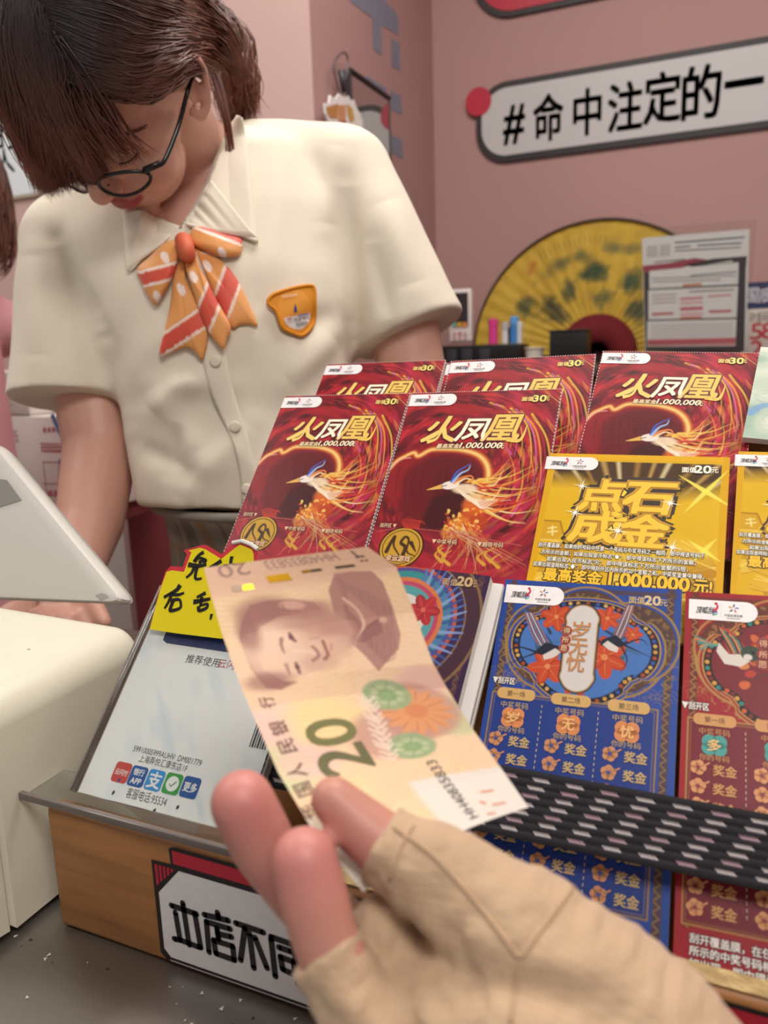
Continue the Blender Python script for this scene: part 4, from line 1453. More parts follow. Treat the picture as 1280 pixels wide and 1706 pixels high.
FR = Frame(-.026, (1143, 985), (1475, 1004))
zr5 = lambda x, y: FR.uv(640 + x / 2, 920 + y / 2)
P, R = table_ticket('#a3202c', '#7a2430', '#b98a4e', '#6a3226', '#5a1620', 33)
E0 = (.52, .43)
em = emblem_shape(*E0, 1.05)
for k, c in ((1.08, '#b98a4e'), (1.05, '#a3202c'), (1.02, '#c49a5a'), (1.0, '#2a1a1c')):
    P.poly([(E0[0] + (x - E0[0]) * k, E0[1] + (y - E0[1]) * k) for x, y in em], c)
for k in range(0, 120, 2):
    x, y = em[k]
    P.disc(E0[0] + (x - E0[0]) * .955, E0[1] + (y - E0[1]) * .955, .012, .012, ['#d8603a', '#3c8a84', '#e0a04a', '#7a2a2a'][(k // 2) % 4], 1)
P.poly([(E0[0] + (x - E0[0]) * .90, E0[1] + (y - E0[1]) * .90) for x, y in em], '#7e2430')
for k in range(60):
    a, r = R.uniform(0, 6.28), R.uniform(.05, .27)
    P.disc(E0[0] + r * 1.1 * cos(a), E0[1] + r * .8 * sin(a), .028, .020, ['#c2422c', '#d86a3a', '#a83024', '#e08a50'][k % 4], .95, rot=a)
for k in range(10):
    a = R.uniform(1.5, 4.8)
    P.stroke([E0, (E0[0] + .25 * cos(a), E0[1] + .18 * sin(a))], .010, '#5a3a20', .9, w1=.003, n=0)
# the bird at the left of the emblem
q = [zr5(*p) for p in ((1108, 330), (1115, 300), (1150, 340), (1215, 340), (1235, 355), (1190, 382), (1135, 372))]
P.poly(q, '#e6dcd2')
P.poly([zr5(*p) for p in ((1150, 340), (1130, 280), (1105, 245), (1145, 255), (1195, 300), (1210, 335))], '#b84a34')
for k in range(7):
    P.stroke([zr5(1160 + 7 * k, 335), zr5(1138 + 8 * k, 295), zr5(1112 + 10 * k, 250 + 6 * k)], .010, ['#2a3a3a', '#d8935a', '#3c8a84'][k % 3], .95)
P.disc(*zr5(1225, 338), .055, .045, '#3a4a3c', 1); P.disc(*zr5(1213, 350), .022, .018, '#e6dcd2', 1); P.disc(*zr5(1230, 335), .010, .010, '#1a1414', 1)
for k in range(6):
    P.stroke([zr5(1110, 310), zr5(1080, 300 + 2 * k), zr5(1038 + 4 * k, 278 + 9 * k)], .014, ['#3c8a84', '#d8935a', '#5aa09a'][k % 3], .95, w1=.010)
c0, c1 = (E0[0] + .05, .26), (E0[0] + .04, .62)
for e, c in ((.014, '#2a1a1c'), (.007, '#b58b4c'), (0, '#d9d8c8')):
    P.stroke([c0, c1], .17 + e * 2, c, 1, n=0)
panel(P, '#7a2130', '#b98a4e', .755, 1.765)
P.poly([(.0, 1.775), (1, 1.775), (1, 2.0), (0, 2.0)], '#a3202c')
P.poly([(.0, 1.955), (.42, 1.955), (.42, 2.0), (0, 2.0)], '#4a1418')
g = Gfx()
logo(g, .02, .05, .38, .175)
g.text('▼刮开区', *zr5(1038, 512), .135, .042, '#d9d2c8', 6, bold=.03, outline='#3a1014', ow=.08)
for ch, y in (('多', .34), ('福', .44), ('寿', .54)):
    g.text(ch, E0[0] + .045, y, .09, .09, '#a85a34', 7)
for ch, x, y in (('得', 1264, 305), ('所', 1264, 342), ('愿', 1262, 375)):
    g.disc(*zr5(x, y), .034, '#7c2a20', 6)
    g.text(ch, *zr5(x, y), .040, .040, '#e0b08a', 8)
table_text(g, .755, '#7a2130', '#c08a52', '#bf8a52', '#5a2c1c', '多福寿', '#c98a5a', '#3c8f88', '#e0b070')
for i, s in enumerate(('刮开覆盖膜，在任意一场游戏中，如果你的号码', '所示的中奖号码相同，即中得该号码下方的奖金', '如出现，即中得该场游戏刮开区内所有的金额')):
    g.text(s, .53, 1.815 + .052 * i, .92, .042, '#e6e0da', 6, bold=.02, outline='#1c0c0e', ow=.07)
g.text('汇工坊', .22, 1.978, .20, .035, '#8a5a3a', 6)
g.rect(.50, 1.962, .60, 1.995, '#d8603a', 6)
g.rect(.63, 1.962, .73, 1.995, '#d8603a', 6)
rt_ = ticket_root('lottery_ticket', 'dark red 20-yuan ticket with a crested bird, right of the blue ticket under the strap', FR)
pad(rt_, HB, .003)
g.build('printed_face', lmap, rt_, extra=P.extra(lmap, PRINT, .75))

# ---------------------------------------------------------------- purple ticket pad, mostly behind the banknote
FV = Frame(-.018, (550, 928), (818, 960))
zv = lambda x, y: FV.uv(320 + x / 2.2069, 880 + y / 2.2069)
HV = 1.18
P = Paint(1, HV, 200, '#3c2448')
for x in (.05, .955):
    P.stroke([(x, .02), (x, HV)], .03, '#5a3a44', .9, n=0)
    for k in range(24):
        y = .03 + k * .05
        P.stroke([(x - .012, y), (x + .010, y + .02), (x - .012, y + .04)], .005, '#8a6a4a', .8, n=0)
P.stroke([(.03, .035), (.97, .035)], .02, '#5a3a44', .8, n=0)
e0 = zv(760, 330)
for r, c in ((.47, '#8a6a4a'), (.455, '#4a2e3c'), (.38, '#8a6a4a'), (.37, '#3a2a58'), (.33, '#c05a34'), (.31, '#5a4a90'), (.29, '#3c8f90'), (.25, '#d87a4a'), (.225, '#c04a6a'), (.20, '#5aa0a4'), (.15, '#e0d4cc')):
    P.disc(e0[0], e0[1], r, r * 1.02, c, 1)
for k in range(22):
    a = -1.25 + k * .11
    P.stroke([(e0[0] + .26 * cos(a), e0[1] + .26 * sin(a)), (e0[0] + .38 * cos(a - .10), e0[1] + .38 * sin(a - .10))], .022, ['#5b78b4', '#8aa0d0', '#3f5a9a'][k % 3], .95, w1=.008, n=0)
flower(P, *zv(850, 300), .09, '#b8323a', '#e06a5a')
for k in range(4):
    for r in (.02, .04, .06):
        x0_, y0_ = .80 + .05 * k, .88
        P.stroke([(x0_ + r * cos(a), y0_ + r * sin(a)) for a in np.linspace(-pi, 0, 7)], .005, '#6a4a78', .9, n=0)
panel(P, '#3a2040', '#8a6a4a', .95, 1.5)
g = Gfx()
g.text('面值', *zv(950, 198), .085, .042, '#a88a68', 6, bold=.03)
g.text('20', *zv(1003, 197), .085, .055, '#b89a70', 6, bold=.04)
g.text('元', *zv(1036, 205), .038, .040, '#a88a68', 6, bold=.02)
logo(g, .012, .035, .36, .155)
#table_text(g, .95, '#3a2040', '#a88a68', '#8a6a4a', '#2a1a1c', '喜相逢', '#8a5a4a', '#8a4a4a', '#c09a6a')
vt = ticket_root('lottery_ticket', 'thick pad of purple 20-yuan tickets behind the banknote, its white edge showing', FV)
pad(vt, HV, .006, '#e6e3e0')
bevel_box('loose_sheets', (W0 * .56, -HV * W0 * .5, -.0082), X3, Y3, Z3, (W0, HV * W0 * .99, .004), PAPER, vt, .0003, 1, False)
bevel_box('loose_sheets', (W0 * .535, -HV * W0 * .51, -.0118), X3, Y3, Z3, (W0 * 1.06, HV * W0, .003), mat('paper_edge', '#e6e3e0'), vt, .0003, 1, False)
g.build('printed_face', lmap, vt, extra=P.extra(lmap, PRINT, .75))

# pale green stack at the right edge
FG = Frame(-.040, (1268, 578), (1520, 590))
P = Paint(1, .9, 120, '#b9c6b4')
n = noise2(P.X * 5, P.Y * 8, 31)
P.mix(np.clip((n - .5) * 3, 0, 1), '#d6dccb'); P.mix(np.clip((.35 - n) * 4, 0, 1), '#9ab2a2')
for k in range(24):
    P.stroke([(R.uniform(0, 1), R.uniform(.3, .9)), (R.uniform(0, 1), R.uniform(.3, .9)), (R.uniform(0, 1), R.uniform(.3, .9))], .01, '#a8bcae', .6)
P.stroke([(.02, .66), (.12, .58), (.3, .62)], .07, '#6f9ac4', .8, w1=.02)
g = Gfx()
gt = ticket_root('lottery_ticket', 'pale green ticket stack at the right edge behind the yellow tickets', FG)
pad(gt, .9, .006, '#dde0d8')
g.build('printed_face', lmap, gt, extra=P.extra(lmap, PRINT))

# ================================================================== woven elastic strap across the rack
SO = -.0155
sp_ = lambda x, y, o=SO: hit(x, y, NP, CB + o)
A0, A1 = sp_(415, 1198), sp_(1280, 1358)
B0, B1 = sp_(415, 1305), sp_(1280, 1486)
dT = (A1 - A0) / np.linalg.norm(A1 - A0); dB = (B1 - B0) / np.linalg.norm(B1 - B0)
A1 = A1 + dT * .27; B1 = B1 + dB * .27
wd_ = float(np.linalg.norm((A0 + A1) / 2 - (B0 + B1) / 2))
nl = float(np.linalg.norm(A1 - A0))
P = Paint(nl, wd_, 1350, '#17151b')
rows = 7
rp = wd_ / 8.0
P.mix(np.clip(np.abs(((P.Y / rp) % 1) - .5) * 5 - 1.7, 0, 1) * .8, '#0b0a0d')
cp = .0150
for r in range(rows):
    for k in range(int(nl / cp) + 2):
        x = k * cp - r * cp * .20 + .004
        y = (r + 1.0) * rp
        for s in range(8):
            xx = x + s * .0009
            P.stroke([(xx - .0002, y - rp * .22), (xx + .0003, y + rp * .22)], .00056, '#c9c0c2' if (k + r) % 3 else '#b394a0', .95, n=0)
ny, nx = P.X.shape
u = (P.X / nl).ravel()[:, None]; v = (P.Y / wd_).ravel()[:, None]
rib = (np.sin(P.Y / rp * 2 * pi - pi / 2).ravel() * .00022 + .0004)[:, None]
V = (A0 * (1 - u) + A1 * u) * (1 - v) + (B0 * (1 - u) + B1 * u) * v + NP * rib
i = np.arange(nx * ny).reshape(ny, nx)
F = np.stack([i[:-1, :-1], i[:-1, 1:], i[1:, 1:], i[1:, :-1]], -1).reshape(-1, 4).tolist()
o = mesh('elastic_strap', V, F, mat('woven_elastic', attr='col', rough=.85, bump=.3, bscale=1500), None, True, colors=P.C.reshape(-1, 3))
md = o.modifiers.new('thick', 'SOLIDIFY'); md.thickness = .0012; md.offset = -1
tag(o, 'black woven elastic strap with white dashes stretched across the lottery tickets', 'strap')

# ================================================================== payment stand at the left
QO = -.002
qp = lambda x, y, o=QO: hit(x, y, NP, CB + o)
st = thing('payment_stand', 'clear acrylic stand with a payment notice leaning on the wooden rack at left', 'payment stand', (-.26, .27, 1.073))
a0 = qp(120, 1318); b0 = qp(385, 1398); t0 = qp(256, 1056)
ux = np.array([1, 0, 0.0])
wq = .107; hq = .122
o0 = a0 + np.array([.001, 0, 0])
bevel_box('back_plate', o0 + ux * wq / 2 + UPP * hq / 2 - NP * .002, ux, UPP, NP, (wq, hq, .002), M_CLEAR, st, .0003, 1)
bevel_box('front_plate', o0 + ux * wq / 2 + UPP * hq / 2 + NP * .0021, ux, UPP, NP, (wq, hq, .0018), M_CLEAR, st, .0003, 1)
for s_ in (0, 1):
    bevel_box('edge_strip', o0 + ux * (wq * s_ + (.0008 if s_ else -.0008)) + UPP * hq / 2, ux, UPP, NP, (.0014, hq, .0052), mat('acrylic_edge', '#8b8480', rough=.15, trans=.35), st, .0002, 1)
# paper between the plates
PW, PHh = .102, .120
P = Paint(PW, PHh, 170, '#e6e6e6')
n = noise2(P.X * 60 + P.Y * 40, P.Y * 160 - P.X * 200, 41)
band = np.clip(.5 + .5 * np.sin(P.X * 90 + 1) * np.sin(P.Y * 55 + .6), 0, 1)
P.mix(np.clip((n - .45) * 2, 0, 1) * band * .45, '#9fc0d8')
po = o0 + ux * .0030 + UPP * .1205 + NP * .0002
pmap = plane_map(po, ux, UPP, 3e-5)
g = Gfx()
uvq = lambda x, y: (lambda p: (float((p - po) @ ux), -float((p - po) @ UPP)))(hit(x, y, NP, float(po @ NP)))
z1 = lambda x, y: uvq(x / 2.6667, 1000 + y / 2.6667)
nv = [z1(735, 150), z1(730, 178), z1(750, 192), z1(1080, 230), z1(1120, 100), z1(740, 60)]
g.poly([(.012, 0), (.0125, z1(735, 178)[1]), (.016, z1(760, 194)[1]), (PW - .010, z1(760, 194)[1]), (PW - .006, z1(735, 178)[1]), (PW - .006, 0)], '#23305f', 3)
a, b = z1(840, 262), z1(965, 275)
g.text('推荐使用', (a[0] + b[0]) / 2, (a[1] + b[1]) / 2, .0225, .0052, '#4a4648', 4)
g.text('云闪付', b[0] + .0095, b[1] + .0003, .0168, .0052, '#b8434a', 4)
a = z1(690, 683)
g.text('59910005999AUHV  DM001779', z1(742, 690)[0], z1(742, 690)[1], .044, .0030, '#57534f', 4)
g.text('上海弄悦汇康东店1F', *z1(725, 724), .031, .0040, '#57534f', 4)
S = .0052
for (x, y), bg, tx in (((541, 765), '#c24a44', '云闪付'), ((612, 783), '#2b579c', None), ((688, 800), '#3b8fd0', '支'), ((767, 816), '#3f9a4a', None), ((846, 832), '#2b579c', '更多')):
    c = z1(x, y)
    g.rect(c[0] - S, c[1] - S, c[0] + S, c[1] + S, bg, 4, r=.0018)
    if tx == '更多':
        g.text(tx, *c, .0080, .0046, '#e6e6e6', 6, bold=.03)
    elif tx == '支':
        g.text(tx, *c, .0078, .0080, '#e6e6e6', 6, bold=.03)
    elif tx:
        g.text(tx, *c, .0082, .0030, '#e6d6d4', 6, bold=.03)
    elif bg == '#2b579c':
        g.text('银行', c[0], c[1] - .0021, .0068, .0034, '#e6e6e6', 6, bold=.03)
        g.text('APP', c[0], c[1] + .0024, .0066, .0028, '#e6e6e6', 6, bold=.03)
    else:
        g.disc(*c, .0038, '#e6e6e6', 6)
        g.line([(c[0] - .0018, c[1] + .0002), (c[0] - .0004, c[1] + .0014), (c[0] + .002, c[1] - .0014)], .0006, '#3f7a48', 8)
g.text('客服电话:95534', *z1(652, 875), .0255, .0052, '#57534f', 4)
for x, y in ((500, 850), (785, 915), (682, 930), (525, 795)):
    c = z1(x, y)
    g.poly([(c[0], c[1]), (c[0] + .0012, c[1] - .001), (c[0] + .0018, c[1] + .0005), (c[0] + .0004, c[1] + .0018)], '#3a3836' if x != 525 else '#3a4a8a', 5)
for k in range(7):
    c = z1(1092 + 12 * k, 700)
    g.line([(c[0], .068), (c[0], .080)], .0006 + .0005 * (k % 2), '#3a3638', 5)
paper = g.build('notice_sheet', pmap, st, extra=P.extra(pmap, mat('notice_paper', attr='col', rough=.6)))
# front lip: shelf and upstand of the folded acrylic
la, lb = hit(55, 1312, (0, 1, 0), .2635), hit(405, 1408, (0, 1, 0), .2635)
zl_ = 1.0765
abox('lip', (-.3335, .2605, 1.0745), (-.190, .2635, 1.0785), mat('acrylic_lip', '#7d7470', rough=.12, trans=.3), st, bev=.0005)
abox('foot', (-.3335, .2632, 1.0739), (-.190, .292, 1.0752), M_CLEAR, st, bev=.0003)
bevel_box('side_edge', np.array([-.190, .277, 1.0775]), X3, Y3, Z3, (.002, .03, .005), M_CLEAR, st, .0003, 1)

# hand-lettered yellow paper on top of it
AY = radians(62)
NY = np.array([0, -sin(AY), cos(AY)])
py0 = qp(256, 1056) + NP * .004
cY = NY @ py0
yp = lambda x, y: hit(200 + x / 4.5714, 850 + y / 4.5714, NY, cY)
UY = np.array([0, cos(AY), sin(AY)])
yo = yp(225, 905)
yuv = lambda x, y: (lambda p: (float((p - yo) @ X3), -float((p - yo) @ UY)))(yp(x, y))
outl = [(225, 905), (300, 610), (345, 470), (385, 425), (478, 432), (510, 335), (485, 305), (620, 265), (660, 266), (775, 335), (870, 245), (930, 240), (1030, 285), (1055, 320), (1050, 380), (1120, 470), (1190, 520), (1170, 640), (1100, 985), (760, 975), (460, 940)]
inn = [(228, 900), (305, 610), (355, 470), (395, 458), (488, 470), (545, 320), (520, 308), (610, 285), (655, 300), (772, 372), (880, 285), (915, 262), (1005, 300), (1020, 340), (1018, 400), (1090, 490), (1150, 540), (1140, 640), (1099, 987), (760, 977), (460, 942), (222, 907)]
t = thing('paper_sign', 'yellow cut-out paper sign with red edge and black brush writing above the acrylic stand', 'paper sign', yo)
g = Gfx()
O = [yuv(*p) for p in outl]
g.poly(O, '#b9ac20', -4)
g.poly(O, '#c22c3a', 0)
I = [yuv(*p) for p in inn]
g.poly(I, mat('yellow_poster_paper', '#dccb12', rough=.35), 1)
bw = lambda *pts, w=.0024: g.line(smooth_line([yuv(*p) for p in pts], 5) if len(pts) > 2 else [yuv(*p) for p in pts], w, '#17140f', 4, w1=w * .62)
# 先
bw((640, 320), (600, 345), (560, 392)); bw((570, 395), (600, 365), (650, 375)); bw((600, 400), (655, 380), (640, 410)); bw((520, 415), (600, 425), (660, 415), w=.0030); bw((570, 430), (545, 480), (505, 515)); bw((590, 430), (575, 500), (585, 525), (625, 520))
# 付
bw((775, 385), (735, 410), (680, 440), w=.0028); bw((740, 415), (720, 480), (722, 540)); bw((790, 430), (860, 420), (930, 425)); bw((855, 352), (845, 400), (850, 500), (825, 520)); bw((790, 470), (815, 495))
# 后
bw((460, 570), (430, 610), (335, 665), w=.0032); bw((400, 632), (370, 700), (340, 750)); bw((395, 640), (445, 645), (490, 630)); bw((385, 690), (440, 680), (465, 690)); bw((405, 695), (390, 735), (385, 765), (440, 755), (465, 735), (462, 690), w=.0026)
# 刮
bw((655, 630), (615, 650), (585, 665)); bw((560, 700), (620, 690), (690, 675), w=.0030); bw((625, 660), (620, 700), (612, 730)); bw((600, 730), (605, 765), (660, 745), (665, 715), (605, 730)); bw((740, 640), (745, 720), (738, 770)); bw((810, 600), (815, 780), (790, 810), w=.003); bw((700, 790), (690, 835), w=.0020)
ym = plane_map(yo, X3, UY, 6e-5)
bend = lambda u, v, h: ym(u, v, h) + NY * (((u - .03) ** 2) * 2.2 - .002)[:, None]
# subdivide for the bend by building the sheet flat, then bowing it slightly
sheet = g.build('sheet', ym, t)
tapeP = [yp(480, 315), yp(560, 270), yp(640, 262), yp(600, 300)]
mesh('clear_tape', [p + NY * .0008 for p in tapeP], [(0, 1, 2, 3)], M_CLEAR, t)
pts = [yp(862, 250), yp(930, 236), yp(1000, 262), yp(1052, 300)]
mesh('torn_edge', *tube([p + NY * .0006 for p in pts], .0012, 6), PAPER, t)

# ================================================================== cream machine at the left
M_CREAM = mat('aged_cream_plastic', '#d3d0bd', rough=.38, noise=.03, nscale=12, bump=.02, bscale=300)
dv = thing('ticket_printer', 'aged cream plastic machine housing at the left, beside the wooden rack', 'machine', (-.47, .32, 1.0))
ZD = 1.135
prof = [(-.335, 1.004), (-.333, ZD - .018)] + [(-.351 + .018 * cos(a), ZD - .018 + .018 * sin(a)) for a in np.linspace(0.1, pi / 2, 8)] + [(-.70, ZD + .004), (-.70, 1.004)]
ys = [.2475, .250, .356, .362, .366]
ins = [.004, 0, 0, .003, .010]
rings = []
pc0 = np.mean(prof, 0)
for y, e in zip(ys, ins):
    r = []
    for x, z in prof:
        d = np.array([pc0[0] - x, pc0[1] - z]); d = d / np.linalg.norm(d)
        r.append((x + d[0] * e, y, z + d[1] * e))
    rings.append(np.array(r))
V, F = loft(rings)
o = mesh('housing', V, F, M_CREAM, dv, True); o.data.set_sharp_from_angle(angle=radians(35))
rings = []
for y, e in ((.222, .016), (.226, .008), (.232, .003), (.2462, .001), (.2472, .003)):
    r = []
    for x, z in prof:
        d = np.array([pc0[0] - x, pc0[1] - z]); d = d / np.linalg.norm(d)
        r.append((x + d[0] * e, y, z + d[1] * e))
    rings.append(np.array(r))
V, F = loft(rings)
o = mesh('front_cover', V, F, M_CREAM, dv, True); o.data.set_sharp_from_angle(angle=radians(35))
for x in (-.36, -.66):
    for y in (.24, .35):
        mesh('rubber_foot', *tube([(x, y, 1.0003), (x, y, 1.006)], .008, 12), M_BLACKP, dv)
g = Gfx()
for k in range(22):
    x, y = rg.uniform(-.56, -.365), rg.uniform(.255, .352)
    g.poly([(x, y), (x + rg.uniform(.001, .003), y + .0006), (x + .001, y + rg.uniform(.0006, .0012))], '#8a8474', 1)
mk = g.build('scuffs', lambda u, v, h: np.c_[u, v, np.full(len(u), ZD + .0004) + (-.351 - u) * .0115], dv)
mk['kind'] = 'stuff'

# white screen unit seen from behind, on an arm
MZ = .50
P0, P1, P2, P3 = dep(207, 1004, .52), dep(-12, 735, .60), dep(-330, 700, .74), dep(-330, 985, .64)
ex = P1 - P0; ex /= np.linalg.norm(ex)
nn_ = np.cross(P3 - P0, ex); nn_ /= np.linalg.norm(nn_)
if nn_ @ (CAM - P0) < 0:
    nn_ = -nn_
P3 = dep(-330, 985, .64)
P3 = P3 - nn_ * ((P3 - P0) @ nn_)
P2 = P2 - nn_ * ((P2 - P0) @ nn_)
mon = thing('customer_screen', 'thin white screen unit seen from behind, jutting in from the left above the cream machine', 'screen', P3)
M_WHITEP = mat('white_satin_plastic', '#d2d0ca', rough=.35)
quad = np.array([P0, P1, P2, P3])
cen = quad.mean(0)


def rounded(q, r, n=6):
    out = []
    k = len(q)
    for i in range(k):
        a, b, c = q[i - 1], q[i], q[(i + 1) % k]
        d0 = (a - b) / np.linalg.norm(a - b); d1 = (c - b) / np.linalg.norm(c - b)
        p0, p1 = b + d0 * r, b + d1 * r
        for s in np.linspace(0, 1, n):
            out.append((1 - s) ** 2 * p0 + 2 * s * (1 - s) * b + s * s * p1)
    return np.array(out)


def shrink(r, e):
    d = cen - r
    return r + d / np.linalg.norm(d, axis=1)[:, None] * e


base = rounded(quad, .012)
rings = [shrink(base, .006), shrink(base, .002), base, base, shrink(base, .002), shrink(base, .005)]
hs = [0, -.0005, -.003, -.012, -.0145, -.016]
rings = [r + nn_ * h for r, h in zip(rings, hs)]
V, F = loft(rings)
o = mesh('back_shell', V, F, M_WHITEP, mon, True); o.data.set_sharp_from_angle(angle=radians(30))
bz = rounded(quad, .012)
V, F = loft([shrink(bz, .001) - nn_ * .0162, shrink(bz, .004) - nn_ * .019])
mesh('bezel', V, F, mat('grey_bezel', '#b5b2ad', rough=.3), mon)
rec = [dep(-60, 790, .5), dep(12, 800, .5), dep(36, 833, .5), dep(-5, 846, .5), dep(-60, 850, .5)]
rec = [CAM + (p - CAM) * (((P0 + nn_ * .0004 - CAM) @ nn_) / ((p - CAM) @ nn_)) for p in rec]
rec_patch = mesh('recess_shade_patch', rec, [tuple(range(5))], mat('recess_shade_grey', '#8d8b86', rough=.5), mon)  # flat grey patch standing in for a recess, its shade put into the colour
md = rec_patch.modifiers.new('thick', 'SOLIDIFY'); md.thickness = .0006
lg = [dep(x, y, .5) for x, y in ((158, 992), (170, 988), (182, 994), (168, 1000))]
lg = [CAM + (p - CAM) * (((P0 + nn_ * .0004 - CAM) @ nn_) / ((p - CAM) @ nn_)) for p in lg]
mesh('badge', lg, [(0, 1, 2, 3)], mat('badge_grey', '#a5a39e', rough=.3), mon)
arm0 = (P2 + P3) / 2 - nn_ * .025
arm1 = np.array([-.72, .52, 1.002])
mesh('arm', *tube(smooth_line([arm0, arm0 - nn_ * .02 + np.array([0, 0, -.05]), arm1 + np.array([0, 0, .05]), arm1], 6), .014, 14), M_WHITEP, mon, True)
mesh('base', *tube([arm1 - Z3 * .0018, arm1 + Z3 * .012], [.06, .055], 28), M_WHITEP, mon)

# ================================================================== banknote
NSs = [(0, (340, 946, .297), (612, 911, .300)), (.052, (350, 985, .293), (660, 944, .300)), (.20, (372, 1062, .285), (690, 1020, .296)), (.36, (402, 1145, .275), (722, 1105, .288)), (.43, (417, 1180, .271), (744, 1145, .286)), (.60, (463, 1286, .257), (790, 1218, .279)), (.80, (528, 1395, .243), (838, 1284, .271)), (1.0, (606, 1486, .231), (881, 1345, .263))]


def note_pt(s, t):
    s, t = np.asarray(s, float), np.asarray(t, float)
    T = [k[0] for k in NSs]
    L = np.array([dep(*k[1]) for k in NSs]); Rr = np.array([dep(*k[2]) for k in NSs])
    f = lambda A: np.stack([np.interp(t, T, A[:, i]) for i in range(3)], -1)
    l, r = f(L), f(Rr)
    bow = np.sin(s * pi)[..., None] * (FW * .006) * (0.3 + .9 * t[..., None])
    return l * (1 - s[..., None]) + r * s[..., None] + bow


def note_inv(x, y):
    """photo point -> (s, t) on the note, by search"""
    S_, T_ = np.meshgrid(np.linspace(0, 1, 81), np.linspace(0, 1, 161))
    p = note_pt(S_, T_) - CAM
    z = p @ FW
    d = (640 + FPX * (p @ RT) / z - x) ** 2 + (853 - FPX * (p @ UP) / z - y) ** 2
    k = np.unravel_index(d.argmin(), d.shape)
    return S_[k], T_[k]


NW, NH = .070, .145
zn = lambda x, y: (lambda q: (q[0] * NW, q[1] * NH))(note_inv(320 + x / 2.2069, 880 + y / 2.2069))
P = Paint(NW, NH, 250, '#e6c5a2')
n = noise2(P.X * 500 + 60 * P.Y, P.Y * 420, 51)
m = noise2(P.X * 90, P.Y * 70, 52)
P.mix(np.clip((m - .4) * 1.5, 0, 1) * .5, '#e6c98f')
P.mix(np.clip((n - .5) * 1.6, 0, 1) * .22, '#d3a377')
yy = P.Y / NH
P.mix(np.clip((.085 - yy) / .02, 0, 1) * .8, '#d9b096')
# pale end with the serial, and coloured cloud patches
e0, e1 = zn(880, 860), zn(800, 880)
P.mix(np.clip((yy - .745 + (.5 - P.X / NW) * .06) / .01, 0, 1) * np.clip((P.X / NW - .50) * 30, 0, 1), '#dcd6cd')
P.mix(np.clip((yy - .74) / .01, 0, 1) * np.clip((.20 - P.X / NW) * 30, 0, 1), '#ddd8cc')
for (x, y, r1, r2, c, a) in ((270, 760, .010, .009, '#e2b7ae', .8), (330, 900, .010, .010, '#c3c795', .85), (430, 860, .010, .008, '#e0b5b0', .6), (850, 560, .010, .006, '#dcb0a8', .8), (960, 690, .010, .011, '#bfc596', .85), (300, 700, .008, .008, '#e4bdae', .6), (560, 1000, .012, .010, '#e6cf9d', .7), (500, 700, .014, .010, '#e8cf8a', .6)):
    P.disc(*zn(x, y), r1, r2, c, a, soft=.7)
for k in range(60):
    y0_ = k * NH / 60
    P.stroke([(0, y0_), (NW * .35, y0_ + .004), (NW * .7, y0_ - .003), (NW, y0_ + .003)], .0003, '#cf9f78', .35)
# engraved portrait of a figure in a high-buttoned collar (generic)
DK, MD, LT = '#8a5a56', '#b58478', '#dcb79c'
f = lambda x, y: zn(x, y)
jacket = [f(*p) for p in ((520, 165), (580, 158), (660, 160), (700, 200), (740, 290), (770, 390), (760, 440), (690, 528), (640, 470), (600, 430), (560, 440), (520, 300), (500, 230))]
P.poly(jacket, '#a5736a', .92)
for k in range(26):
    a, b = f(560 + 7 * k, 190 + 8 * k), f(520 + 7 * k, 300 + 7 * k)
    P.stroke([f(530 + 8 * k, 180 + 4 * k), f(600 + 6 * k, 330 + 5 * k), f(640 + 3 * k, 420 + 3 * k)], .0006, DK, .35)
P.poly([f(*p) for p in ((560, 280), (620, 300), (640, 370), (600, 425), (570, 420), (575, 350))], '#96635c', .9)
P.poly([f(*p) for p in ((570, 230), (690, 330), (640, 360), (570, 300))], '#b27f73', .9)
P.poly([f(*p) for p in ((640, 365), (690, 335), (700, 380), (640, 420), (605, 425))], '#8e5c57', .9)
P.stroke([f(555, 260), f(610, 300), f(632, 360), f(600, 420)], .0012, '#d6b09a', .9)
P.stroke([f(690, 335), f(642, 365), f(605, 425)], .0007, '#7a4c4a', .9)
P.disc(*f(700, 340), .0016, .0014, '#c99c88', 1)
# hair mass, face, shading
hair = [f(*p) for p in ((175, 400), (180, 340), (215, 280), (280, 262), (370, 258), (450, 275), (480, 300), (420, 330), (330, 345), (270, 380), (240, 440), (270, 520), (340, 560), (390, 560), (330, 595), (270, 590), (220, 520), (190, 460))]
P.poly(hair, '#a26d64', .95)
P.poly([f(*p) for p in ((225, 430), (250, 370), (310, 330), (400, 315), (480, 300), (560, 330), (590, 380), (575, 420), (530, 470), (470, 520), (400, 548), (330, 560), (270, 520))], '#d9b299', .97)
for (x, y, a, b, c, o) in ((300, 440, .0085, .010, '#e6c6ac', .9), (250, 470, .006, .009, '#e2c0a6', .7), (470, 360, .007, .006, '#c0917f', .8), (520, 350, .006, .006, '#b38273', .8), (560, 380, .005, .006, '#b88778', .8), (545, 430, .005, .005, '#d2a892', .8), (430, 340, .010, .004, '#b98a7b', .7), (380, 480, .006, .006, '#dfbca3', .8), (470, 490, .007, .004, '#c79c88', .7), (420, 300, .010, .004, '#a87469', .8), (260, 300, .010, .006, '#94615a', .7), (205, 380, .004, .009, '#94615a', .7), (280, 565, .008, .004, '#8f5d57', .7)):
    P.disc(*f(x, y), a, b, c, o, soft=.9)
P.disc(*f(365, 285), .0046, .0022, '#c89a88', 1, rot=.2, soft=.5); P.stroke([f(330, 280), f(350, 300), f(390, 300)], .0007, DK, .8)
